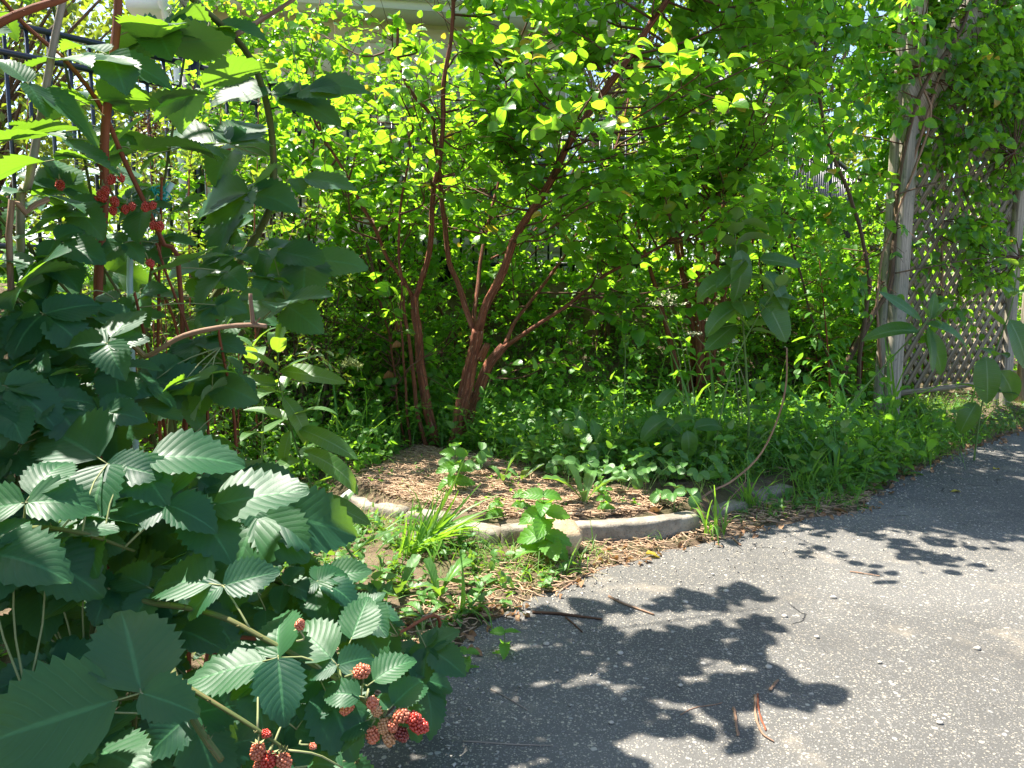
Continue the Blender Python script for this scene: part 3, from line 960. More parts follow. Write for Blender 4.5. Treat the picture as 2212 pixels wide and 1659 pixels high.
fence_run('picket_fence', fpA + FAd * 0.06, (-0.62, 6.86), 'black iron picket fence in front of the beige house siding')
fence_run('picket_fence', (-0.56, 6.88), (2.26, 6.72), 'black iron picket fence hidden behind the large red stemmed shrub')
fence_run('picket_fence', FC0 - FCd * 1.78, FC0 + FCd * 4.2, 'black iron picket fence seen at a slant beside the wooden lattice post', sp=0.105)

# ------------------------------------------------------------------ house
def house():
    c0 = np.array([-2.95, 7.35]); c1 = np.array([0.62, 8.02])
    d = unit(c1 - c0); an = math.atan2(d[1], d[0]); Mz = rotz(an); L = float(np.linalg.norm(c1 - c0))
    nrm = np.array([d[1], -d[0]])                      # outwards, towards the garden
    z0, z1 = 1.0, 3.62
    root = thing('house', (*c0, z0), 'beige sided house with white corner trim and grey shingle roof behind the fence', 'house')
    def P(s, o, z):
        q = c0 + d * s + nrm * o
        return np.array([q[0], q[1], z])
    def bx(name, s0, s1, o0, o1, za, zb_, mat, parent=root):
        mb = MB(); mb.box(P((s0 + s1) / 2, (o0 + o1) / 2, (za + zb_) / 2), (abs(s1 - s0), abs(o1 - o0), abs(zb_ - za)), Mz)
        return part(name, mb.mesh(name, mat, False), parent)
    bx('wall', 0.02, L - 0.02, -3.0, -0.02, z0 - 0.1, z1, M_SIDING)
    ex = 0.150
    W0, W1, WZ0, WZ1 = 2.55, 3.35, 1.9, 3.05         # window
    k = 0
    z = z0
    def board(s0, s1, za):
        A = [P(s0, 0.020, za), P(s1, 0.020, za), P(s1, 0.003, za + ex + 0.01), P(s0, 0.003, za + ex + 0.01), P(s0, -0.02, za), P(s1, -0.02, za), P(s1, -0.02, za + ex), P(s0, -0.02, za + ex)]
        me = mesh('siding_board', A, np.array([(0, 1, 2, 3), (1, 0, 4, 5), (0, 3, 7, 4), (2, 1, 5, 6)]), None, None, M_SIDING, False)
        part('siding_board', me, root)
    while z < z1:
        if WZ0 - ex < z < WZ1:
            board(0.09, W0, z); board(W1, L - 0.09, z)
        else:
            board(0.09, L - 0.09, z)
        z += ex
    bx('corner_trim', -0.012, 0.09, -0.09, 0.030, z0, z1, M_WHITE)
    bx('corner_trim', L - 0.09, L + 0.012, -0.09, 0.030, z0, z1, M_WHITE)
    w = bx('window', W0, W1, -0.06, 0.0, WZ0, WZ1, M_GLASS)
    for (a, b, c, e) in ((W0 - 0.06, W1 + 0.06, WZ1, WZ1 + 0.07), (W0 - 0.06, W1 + 0.06, WZ0 - 0.07, WZ0), (W0 - 0.06, W0, WZ0 + 0.001, WZ1 - 0.001), (W1, W1 + 0.06, WZ0 + 0.001, WZ1 - 0.001)):
        bx('frame', a, b, -0.03, 0.034, c, e, M_WHITE, w)
    for i_ in range(1, 4):
        s = W0 + (W1 - W0) * i_ / 4; bx('muntin', s - 0.01, s + 0.01, 0.001, 0.012, WZ0, WZ1, M_WHITE, w)
    for i_ in range(1, 5):
        zz = WZ0 + (WZ1 - WZ0) * i_ / 5; bx('muntin', W0, W1, 0.002, 0.014, zz - 0.01, zz + 0.01, M_WHITE, w)
    bx('soffit', -0.42, L + 0.42, 0.005, 0.42, z1 - 0.03, z1, M_WHITE)
    bx('fascia', -0.42, L + 0.42, 0.42, 0.445, z1 - 0.05, z1 + 0.12, M_WHITE)
    bx('gutter', -0.42, L + 0.42, 0.447, 0.54, z1 + 0.02, z1 + 0.11, M_WHITE)
    bx('eave_return', -0.42, -0.013, -3.0, 0.418, z1 - 0.18, z1 - 0.04, M_WHITE)
    dn = MB(); pts = [P(-0.12, 0.47, z1 + 0.02), P(-0.12, 0.44, z1 - 0.12), P(-0.10, 0.07, z1 - 0.40), P(-0.10, 0.06, z1 - 0.6), P(-0.10, 0.06, z0)]
    dn.tube(pts, 0.04, 8)
    part('downspout', dn.mesh('downspout', M_WHITE), root)
    # roof: slope with shingle courses
    slope = 0.42
    rf = MB()
    A = [P(-0.45, 0.55, z1 + 0.12), P(L + 0.45, 0.55, z1 + 0.12), P(L - 1.6, -2.2, z1 + 0.12 + 2.75 * slope), P(-0.45, -2.2, z1 + 0.12 + 2.75 * slope)]
    A += [a - np.array([0, 0, 0.08]) for a in A]
    A += [P(L + 0.45, -5.0, z1 + 0.12), P(-0.45, -5.0, z1 + 0.12)]
    rf.add(A, [(0, 1, 2, 3), (4, 7, 6, 5), (0, 4, 5, 1), (0, 3, 7, 4), (3, 2, 8, 9)], [(1, 8, 2), (1, 5, 8)])
    ro = part('roof', rf.mesh('roof', M_SHINGLE, False), root)
    course = 0.145
    n = int(2.75 / course)
    g = np.random.default_rng(4)
    mb = MB()
    for c in range(n):
        t0 = c * course / 2.75; t1 = t0 + course / 2.75
        sR0 = L + 0.45 - 2.05 * t0
        s = -0.45 + (0.15 if c % 2 else 0)
        while s < sR0 - 0.02:
            wd = 0.30 * g.uniform(0.8, 1.2)
            e = min(s + wd - 0.005, sR0)
            o0, o1 = 0.57 - 2.75 * t0, 0.57 - 2.75 * t1
            za = z1 + 0.125 + 2.75 * t0 * slope + 0.014
            zb2 = z1 + 0.125 + 2.75 * t1 * slope + 0.004
            mb.add([P(s, o0, za), P(e, o0, za), P(e, o1, zb2), P(s, o1, zb2), P(s, o0, za - 0.012), P(e, o0, za - 0.012)], [(0, 1, 2, 3), (0, 4, 5, 1)], None, None, g.uniform())
            s += wd
    sh = part('shingles', mb.mesh('shingles', M_SHINGLE, False), ro, kind='stuff')
    return root
house()
# small porch with white trim further back
def porch():
    root = thing('porch', (3.0, 11.4, 1.05), 'small porch roof with white trim and brown gable beyond the shrubs', 'porch')
    def bx(name, c, s, mat, M=None):
        mb = MB(); mb.box(c, s, M); return part(name, mb.mesh(name, mat, False), root)
    M = rotz(0.25)
    for sx in (-0.9, 0.9):
        q = M @ np.array([sx, 0, 0])
        bx('post', (3.0 + q[0], 11.4 + q[1], 2.2), (0.12, 0.12, 2.5), M_WHITE, M)
    bx('beam', (3.0, 11.4, 3.49), (2.3, 0.16, 0.2), M_WHITE, M)
    mb = MB()
    A = [np.array([3.0, 11.4, 3.6]) + M @ np.array(q) for q in ((-1.3, -0.35, 0), (1.3, -0.35, 0), (0, -0.35, 0.75), (-1.3, 2.2, 0), (1.3, 2.2, 0), (0, 2.2, 0.75))]
    mb.add(A, [(0, 2, 5, 3), (2, 1, 4, 5)], [(0, 1, 2), (3, 5, 4)])
    part('roof', mb.mesh('roof', M_SHINGLE, False), root)
    mb = MB()
    for a, b in ((A[0], A[2]), (A[2], A[1])):
        e = np.array([0, -0.03, 0.0]); u_ = np.array([0, 0, 0.13]); 
        e2 = np.array([0, -0.06, 0.0]); mb.add([a + e - u_, b + e - u_, b + e + u_ * 0.2, a + e + u_ * 0.2, a + e2 - u_, b + e2 - u_, b + e2 + u_ * 0.2, a + e2 + u_ * 0.2], [(3, 2, 1, 0), (4, 5, 6, 7), (0, 1, 5, 4), (2, 3, 7, 6), (1, 2, 6, 5), (3, 0, 4, 7)])
    part('bargeboard', mb.mesh('bargeboard', M_WHITE, False), root)
porch()

# ------------------------------------------------------------------ the large red-stemmed shrub
def px_path(pts, n=24):
    return spline([at(u, v, y) for u, v, y in pts], n)
def main_shrub():
    base = ground(958, 968)
    root = thing('large_shrub', base, 'large many stemmed shrub with peeling red bark and round light green leaves', 'shrub')
    by = base[1]
    limbs = [  # (points u, v, depth), start px width, end px width
        ([(975, 985, by), (990, 930, by), (1008, 830, by - .02), (1022, 760, by - .05), (1032, 712, by - .08)], 33, 26),
        ([(1030, 722, by - .08), (1055, 650, by - .12), (1085, 590, by - .15), (1120, 500, by - .2), (1185, 400, by - .28), (1230, 310, by - .35), (1290, 220, by - .42), (1345, 140, by - .5), (1400, 60, by - .55), (1440, 0, by - .6), (1500, -110, by - .65)], 20, 10),
        ([(1026, 725, by - .07), (1004, 655, by - .02), (985, 600, by), (970, 551, by), (949, 386, by - .05), (935, 300, by - .1), (928, 249, by - .15), (889, 198, by - .2), (862, 128, by - .25), (859, 60, by - .3)], 14, 5),
        ([(1022, 715, by - .05), (1030, 640, by + .1), (1040, 560, by + .2), (1055, 480, by + .3), (1078, 380, by + .4), (1085, 280, by + .5), (1095, 150, by + .55)], 10, 4),
        ([(944, 985, by + .02), (929, 900, by + .03), (908, 800, by + .05), (900, 700, by + .05), (895, 640, by + .05)], 23, 17),
        ([(895, 650, by + .05), (912, 600, by + .03), (929, 551, by), (936, 420, by - .1), (946, 353, by - .15), (953, 286, by - .2), (958, 202, by - .25), (968, 120, by - .3), (976, 70, by - .3), (980, 0, by - .35), (985, -120, by - .4)], 13, 7),
        ([(893, 645, by + .05), (862, 590, by - .02), (835, 551, by - .05), (801, 477, by - .12), (734, 356, by - .25), (690, 280, by - .3), (660, 215, by - .35)], 9, 5),
        ([(984, 985, by + .10), (1012, 905, by + .12), (1050, 800, by + .15), (1072, 765, by + .17), (1086, 748, by + .18)], 26, 20),
        ([(1086, 750, by + .18), (1110, 700, by + .25), (1140, 660, by + .3), (1190, 590, by + .35), (1231, 531, by + .4), (1285, 413, by + .5), (1330, 320, by + .6), (1360, 200, by + .7)], 9, 4),
        ([(1084, 752, by + .17), (1144, 713, by + .1), (1221, 663, by + .05), (1302, 596, by), (1390, 552, by - .05), (1470, 505, by - .1), (1540, 440, by - .1)], 10, 4),
        ([(925, 985, by - .02), (905, 900, by - .03), (890, 800, by - .05), (876, 690, by - .08), (868, 600, by - .1), (862, 500, by - .12), (875, 380, by - .15), (885, 300, by - .18)], 10, 4),
        ([(888, 980, by - .03), (880, 880, by - .05), (870, 780, by - .08), (866, 700, by - .1), (868, 610, by - .13)], 6, 4),
        ([(880, 975, by), (862, 890, by + .02), (850, 800, by + .05), (835, 700, by + .08), (810, 600, by + .1)], 5, 4),
        ([(1060, 560, by + .3), (1130, 520, by + .45), (1200, 440, by + .55), (1260, 330, by + .6)], 5, 4),
    ]
    allp = []
    for pts, w0, w1 in limbs:
        P = px_path(pts, 30)
        P[:, 0] += np.array([mnoise.noise(Vector((p[2] * 5, p[0], 0))) for p in P]) * 0.012
        d = np.linalg.norm(P - np.array([0, 0, CAMZ]), axis=1)
        rad = np.linspace(w0, w1, len(P)) / FPX * d / 2
        mb = MB(); mb.tube(P, rad, 14 if w0 > 20 else 8, rough=0.05)
        part('stem', mb.mesh('stem', M_BARK), root)
        allp.append(P)
    # a sawn stub on the main stem
    a, b = at(1036, 775, by - .05), at(1052, 745, by - .12)
    mb = MB(); mb.tube(spline([a, (a + b) / 2 + [0.004, 0, 0], b], 6), [0.03, 0.028, 0.024, 0.022, 0.021, 0.021], 10, rough=0.05)
    part('stub', mb.mesh('stub', M_BARK), root)
    LP = np.concatenate([p[8:] for p in allp])
    poly = [(640, -330), (1760, -330), (1700, 300), (1620, 520), (1480, 640), (1330, 830), (1100, 840), (1070, 560), (960, 470), (860, 560), (840, 860), (770, 780), (720, 520), (650, 260)]
    tg, tries = [], 0
    while len(tg) < 175 and tries < 30000:
        tries += 1
        u, v = rng.uniform(600, 1760), rng.uniform(-330, 880)
        if not in_poly(poly, np.array([u]), np.array([v]))[0]:
            continue
        if u < 860 and rng.uniform() < (0.72 if v < 230 else 0.55): continue
        if 1030 < u < 1210 and v < 160 and rng.uniform() < 0.6: continue
        if v < 0 and u < 1150 and rng.uniform() < 0.6: continue
        if v > 480 and rng.uniform() < 0.45: continue
        if v > 620 and u > 1050 and rng.uniform() < 0.6: continue
        yy = by - 0.15 + rng.normal(0, 0.42)
        if abs(u - 960) < 130 and 330 < v < 760: yy = by + abs(rng.normal(0.25, 0.3))
        if v > 600: yy = by + rng.normal(0.15, 0.3)
        q_ = at(u, v, yy); sh_ = q_ - np.array(SUNV) * (q_[2] / SUNV.z)
        if -.95 < sh_[0] < .7 and 2.95 < sh_[1] < 4.7 and rng.uniform() < .55: continue
        tg.append(q_)
    for k in range(55):                                   # high outer sprays that shade the path
        tg.append(np.array([rng.uniform(.15, 1.7), rng.uniform(3.9, 5.0), rng.uniform(2.75, 3.6)]))
    for k in range(34):                                   # fuller veil over the upright stems
        tg.append(at(rng.uniform(680, 1150), rng.uniform(60, 480), by + rng.uniform(-.5, .5)))
    for k in range(26):                                   # low leafy sprays round the thin stems
        tg.append(at(rng.uniform(740, 930), rng.uniform(420, 880), by + rng.uniform(-.1, .5)))
    tg = np.array(tg)
    tw = MB()
    P0s, D0s = [], []
    ax = np.array([base[0], base[1]])
    for t in tg:
        dd = np.linalg.norm(LP - t, axis=1) + np.where(LP[:, 2] > t[2] + 0.1, 1.5, 0) + np.where(t[2] - LP[:, 2] < 0.1, 0.3, 0)
        s = LP[np.argmin(dd)]
        if np.linalg.norm(t - s) > 1.3: continue
        mid = (s + t) / 2 + np.array([0, 0, -0.06 * np.linalg.norm(t - s)]) + rng.normal(0, 0.03, 3)
        B = spline([s, mid, t], 9)
        tw.tube(B, np.linspace(0.0075, 0.003, 9), 5, r=rng.uniform())
        d = unit(B[-1] - B[-3])
        for k in range(5):
            q = B[int(rng.integers(3, 9))]
            P0s.append(q); D0s.append(unit(d * 0.6 + rng.normal(0, 0.65, 3) + UP * 0.25))
        P0s.append(B[-1]); D0s.append(d)
    P0s, D0s = np.array(P0s), np.array(D0s)
    P, D, N, Sz, lines = twig_leaves(P0s, D0s, rng.uniform(0.16, 0.42, len(P0s)), 5, 0.089, leaf_up=0.75, droop=0.15, wild=0.32)
    line_tubes(tw, lines, 0.0026, 0.0010)
    part('twigs', tw.mesh('twigs', M_TWIG), root, kind='stuff')
    u, v, f = project(P)
    keep = ~((np.abs(u - 1000) < 70) & (v > 640) & (f < by + 0.05)) & (P[:, 2] > 0.12) & ~((np.abs(u - 950) < 60) & (v > 560) & (f < by))
    for li in (1, 5):                                   # keep the main stems in sight
        lu, lv, lf_ = project(allp[li])
        dist = np.min(np.hypot(u[:, None] - lu[None], v[:, None] - lv[None]), 1)
        keep &= ~((dist < 22) & (f < lf_.max() + .05) & (rng.uniform(size=len(u)) < .7))
    gp = P - np.array(SUNV) * (P[:, 2:3] / SUNV.z)
    lit = (in_poly([(-.95, 2.95), (.55, 2.95), (.75, 3.7), (.3, 4.75), (-.95, 4.75)], gp[:, 0], gp[:, 1]) & (rng.uniform(size=len(P)) < .68)) \
        | (in_poly([(-.2, 4.75), (.5, 4.3), (2.6, 4.3), (2.6, 6.1), (-.2, 6.1)], gp[:, 0], gp[:, 1]) & (rng.uniform(size=len(P)) < .66))
    keep &= ~lit
    P, D, N, Sz = P[keep], D[keep], N[keep], Sz[keep]
    leaves_parts(root, 'shrub_leaf', T_SHRUB, M_SHRUB, P, D, N, Sz, 300)
    # two withered brown leaves hanging from the thin stems
    for (u0, v0, ln) in ((860, 700, 0.10), (856, 735, 0.11), (838, 800, 0.12)):
        leaf_obj('withered_leaf', tpl_meshes('dead_leaf', T_LITT, M_LITTER)[2], root, at(u0, v0, by - .08), (0.1, 0, -1), (0.3, -1, 0.2), ln)
    return root
main_shrub()

# ------------------------------------------------------------------ general bush
def bush(name, label, base, c, r, nt, k, L, size, tpls, key, mat, stems=6, smat=None, singles=0, cat='shrub', group=None, leaf_up=0.5, wild=0.5, shell=0.5, upw=0.4, twr=0.0022, stem_r=0.012, flowers=None):
    base = np.array([base[0], base[1], Hs(base[0], base[1])])
    root = thing(name, base, label, cat, group)
    c, r = np.array(c, float), np.array(r, float)
    g = unit(rng.normal(size=(nt, 3)))
    rad = rng.uniform(0, 1, nt) ** shell
    lump = 1 + 0.22 * np.array([mnoise.noise(Vector(q * 2.1) + Vector((c[0] * 3, c[1], 0))) for q in g])
    P0 = c + g * (rad * lump)[:, None] * r
    P0[:, 2] = np.maximum(P0[:, 2], H(P0[:, 0], P0[:, 1]) + 0.05)
    D0 = unit(g * 0.8 + UP * upw + rng.normal(0, 0.5, (nt, 3)))
    P, D, N, Sz, lines = twig_leaves(P0, D0, rng.uniform(0.6, 1.3, nt) * L, k, size, leaf_up=leaf_up, wild=wild)
    sm = smat or M_TWIG
    tips = []
    for s in range(stems):
        t = c + unit(rng.normal(size=3)) * r * 0.75
        t[2] = max(t[2], base[2] + 0.3)
        b0 = base + np.array([rng.normal(0, 0.06), rng.normal(0, 0.06), -0.03])
        B = spline([b0, b0 * 0.55 + t * 0.45 + np.array([0, 0, 0.12 * r[2]]), t], 12)
        mb = MB(); mb.tube(B, np.linspace(stem_r, stem_r * 0.35, 12), 7, rough=0.04)
        part('stem', mb.mesh('stem', sm), root)
        tips.append(B)
    mb = MB(); line_tubes(mb, lines, twr, twr * 0.4, 3)
    part('twigs', mb.mesh('twigs', sm), root, kind='stuff')
    zmin = H(P[:, 0], P[:, 1])
    keep = P[:, 2] > zmin + 0.03
    leaves_parts(root, key, tpls, mat, P[keep], D[keep], N[keep], Sz[keep], singles)
    return root

bush('glossy_shrub', 'pale glossy shrub with narrow yellowish leaves growing below the black fence', (-1.75, 4.35), (-1.75, 4.25, 1.05), (0.85, 0.5, 0.85), 380, 6, 0.22, 0.050, T_PRIV, 'privet_leaf', M_PRIVET, 8, singles=60)
# upright shoots of the glossy shrub with bright leaves
for (u, v0, v1, yy, lb) in ((418, 330, 165, 4.1, 'slim upright shoot with yellow green narrow leaves beside the fence post'),
                        (478, 330, 190, 4.3, 'slim upright shoot of narrow leaves before the white corner trim'),
                        (60, 420, 210, 3.9, 'yellow green leafy shoot below the fence rails near the grey cane'),
                        (300, 380, 150, 4.2, 'tall leafy shoot between fence pickets and red cane'),
                        (560, 360, 130, 4.3, 'tall narrow leaved shoot before the house siding')):
    b0 = at(u - 12, 800, yy); b0[2] = Hs(b0[0], b0[1])
    top = at(u, v1, yy)
    root = thing('leafy_shoot', b0, lb, 'shoot', 'leafy shoots below the fence')
    B = spline([b0, at(u - 10, v0 + 120, yy), at(u - 4, v0, yy), top], 20)
    mb = MB(); mb.tube(B, np.linspace(0.006, 0.002, 20), 5); part('stem', mb.mesh('stem', M_CANE_R), root)
    ms = tpl_meshes('narrow_leaf', T_LANCE, M_PRIVET)
    off = world_off(root)
    for k in range(26):
        t = 0.45 + 0.55 * k / 25
        p = B[min(19, int(t * 19))] + (B[min(19, int(t * 19) + 1)] - B[min(19, int(t * 19))]) * (t * 19 % 1)
        a = k * 2.4
        d = np.array([math.cos(a), math.sin(a), 0.75 + 0.5 * t])
        leaf_obj('leaf', ms[k % len(ms)], root, p, d, UP * 0.6 + rng.normal(0, 0.3, 3) - d * 0.3, 0.085 * (1.15 - 0.5 * t), off)
# brown seed heads on the glossy shrub
for n_, (u, v) in enumerate(((318, 265), (330, 290), (302, 280), (492, 330), (438, 292))):
    p = at(u, v, 4.0)
    gz = Hs(p[0], p[1])
    root = thing('dried_flower_stalk', (p[0] - 0.02, p[1], gz), 'thin stalk ending in a brown dried flower head above the glossy shrub', 'flower stalk', 'dried brown flower stalks')
    mb = MB(); mb.tube(spline([(p[0] - 0.02, p[1], gz), (p[0] + 0.02, p[1], (gz + p[2]) / 2), p], 10), np.linspace(0.004, 0.002, 10), 5)
    part('stalk', mb.mesh('stalk', M_CANE_R), root)
    q = p + rng.normal(0, 1, (70, 3)) * np.array([0.03, 0.03, 0.045])
    part('seed_head', scatter('seed_head', T_SMALL, q, rng.normal(size=(70, 3)), rng.normal(size=(70, 3)), np.full(70, 0.018), M_SEED), root, kind='stuff')

bush('tall_shrub', 'tall airy yellow green shrub hiding part of the house eaves', (-1.9, 6.0), (-1.75, 6.0, 2.75), (.8, .35, .75), 250, 6, .26, .065, T_SHRUB, 'shrub_leaf', M_SHRUB, 7, singles=50)
bush('terrace_shrub', 'sunny rounded shrub on the terrace beyond the slanted fence', (3.0, 9.8), (3.0, 9.8, 2.1), (1.5, .6, 1.2), 520, 6, .3, .08, T_SMALL, 'small_leaf', M_TREE, 7)
bush('terrace_shrub', 'tall light green shrub on the terrace between porch and house', (1.7, 9.4), (1.6, 9.2, 2.3), (1.0, .6, 1.4), 420, 6, .3, .08, T_SMALL, 'small_leaf', M_TREE, 7)
bush('terrace_shrub', 'leafy shrub on the terrace behind the lattice post', (5.0, 10.6), (5.0, 10.6, 2.2), (1.3, .6, 1.4), 420, 6, .3, .09, T_SMALL, 'small_leaf', M_TREE, 7)
bush('sunny_shrub', 'sunny yellow green shrub hiding the fence between blackberry tops and red stems', (-1.45, 5.05), (-1.5, 5.0, 1.75), (.6, .3, .75), 230, 6, .25, .062, T_SHRUB, 'shrub_leaf', M_SHRUB, 8, singles=60)
bush('sunny_shrub', 'sunny leafy shrub covering the fence right behind the red stems', (-.85, 5.75), (-.8, 5.75, 1.9), (.75, .3, .85), 260, 6, .25, .062, T_SHRUB, 'shrub_leaf', M_SHRUB, 8, singles=40)
bush('twiggy_bush', 'dark fine twigged bush with small leaves between blackberry and red stemmed shrub', (-1.25, 4.85), (-1.25, 4.85, 0.7), (0.5, 0.35, 0.65), 300, 5, 0.2, 0.032, T_SMALL, 'small_leaf', M_SHRUB, 12, M_BROWNB, singles=40, twr=0.003)
bush('round_shrub', 'dark green round shrub growing low behind the milkweed stems', (-1.7, 4.05), (-1.75, 4.05, 0.35), (0.6, 0.45, 0.38), 300, 5, 0.16, 0.040, T_SMALL, 'small_leaf', M_DARKL, 7, singles=40)
bush('hedge_shrub', 'leafy dark shrub in shade right behind the thin stems of the large shrub', (-0.75, 5.5), (-0.85, 5.5, 0.7), (0.75, 0.4, 0.7), 380, 5, 0.2, 0.045, T_SMALL, 'small_leaf', M_SHRUB, 8, singles=40)
bush('fence_shrub', 'tall leafy shrub filling the fence corner before the house siding', (-0.4, 6.35), (-0.4, 6.3, 1.6), (1.1, 0.5, 0.9), 280, 6, 0.26, 0.060, T_SHRUB, 'shrub_leaf', M_SHRUB, 8)
bush('fence_shrub', 'broad leafy shrub against the terrace bank behind the red stems', (0.75, 6.35), (0.75, 6.2, 1.35), (1.0, 0.45, 0.95), 260, 6, 0.26, 0.060, T_SHRUB, 'shrub_leaf', M_SHRUB, 8)
bush('red_stem_shrub', 'shaded shrub with dark red crooked trunks behind the flowering hydrangea', (1.45, 5.9), (1.35, 5.95, 1.7), (0.8, 0.4, 0.65), 230, 6, 0.24, 0.050, T_SHRUB, 'shrub_leaf', M_SHRUB, 10, M_BARK, stem_r=0.028)
bush('upright_shrub', 'upright small leaved shrub rising beside the climbing vine', (2.1, 6.3), (2.02, 6.2, 1.75), (0.42, 0.4, 1.45), 560, 6, 0.22, 0.040, T_SMALL, 'small_leaf', M_SHRUB, 7, singles=60, upw=0.9)
bush('bank_shrub', 'light green shrub on the bank between the two iron fence runs', (2.9, 7.2), (2.9, 7.3, 1.35), (0.75, 0.5, 0.6), 380, 6, 0.22, 0.05, T_SMALL, 'small_leaf', M_SHRUB, 6)
bush('bank_shrub', 'sunny shrub behind the wooden lattice screen', (4.2, 7.9), (4.2, 7.9, 0.95), (1.2, 0.6, 0.95), 520, 6, 0.24, 0.06, T_SMALL, 'small_leaf', M_SHRUB, 7)
bush('bank_shrub', 'sunny leafy shrub beyond the second lattice panel', (6.0, 8.8), (6.0, 8.7, 1.1), (1.3, 0.7, 1.3), 420, 6, 0.3, 0.08, T_SMALL, 'small_leaf', M_SHRUB, 7)
bush('bank_shrub', 'low green shrub under the slanted fence beside the lattice post', (2.45, 6.1), (2.45, 6.15, 0.6), (0.65, 0.4, 0.6), 420, 6, 0.2, 0.05, T_SMALL, 'small_leaf', M_SHRUB, 6, singles=40)

# seedling tree with rows of hanging narrow leaves
def sapling(base_px, top_px, y, label, n=34, size=0.13):
    b0 = at(base_px[0], base_px[1], y); b0[2] = Hs(b0[0], b0[1])
    top = at(top_px[0], top_px[1], y)
    root = thing('sapling', b0, label, 'sapling', 'saplings by the lattice post')
    B = spline([b0, (b0 * 0.6 + top * 0.4) + np.array([0.02, 0, 0]), top], 24)
    mb = MB(); mb.tube(B, np.linspace(0.011, 0.003, 24), 6); part('stem', mb.mesh('stem', M_CANE_R), root)
    ms = tpl_meshes('hanging_leaf', T_LANCE, M_WEED)
    off = world_off(root)
    tw = MB()
    for k in range(n):
        t = 0.25 + 0.75 * k / (n - 1)
        p = B[int(t * 23)]
        a = k * 2.4 + rng.uniform(-0.3, 0.3)
        e = p + np.array([math.cos(a), math.sin(a) * 0.7, 0.25]) * rng.uniform(0.10, 0.26)
        tw.tube(spline([p, (p + e) / 2 + UP * 0.02, e], 5), [0.0025, 0.002, 0.002, 0.0016, 0.0012], 4)
        for q in range(5):
            s = (q + 1) / 5
            pp = p * (1 - s) + e * s
            sd = np.array([-math.sin(a), math.cos(a), 0]) * (1 if q % 2 else -1)
            leaf_obj('leaf', ms[(k + q) % len(ms)], root, pp, sd * 0.7 + (e - p) * 2.0 + UP * -0.25, UP + rng.normal(0, 0.25, 3), size * rng.uniform(0.7, 1.1), off)
    part('leafstalks', tw.mesh('leafstalks', M_CANE_R), root, kind='stuff')
sapling((1795, 880), (1770, 560), 5.35, 'young sapling with layered narrow light green leaves beside the vine trunk', 26)
sapling((1850, 880), (1870, 600), 5.75, 'second young sapling with narrow light green leaves tight behind the lattice post', 20)

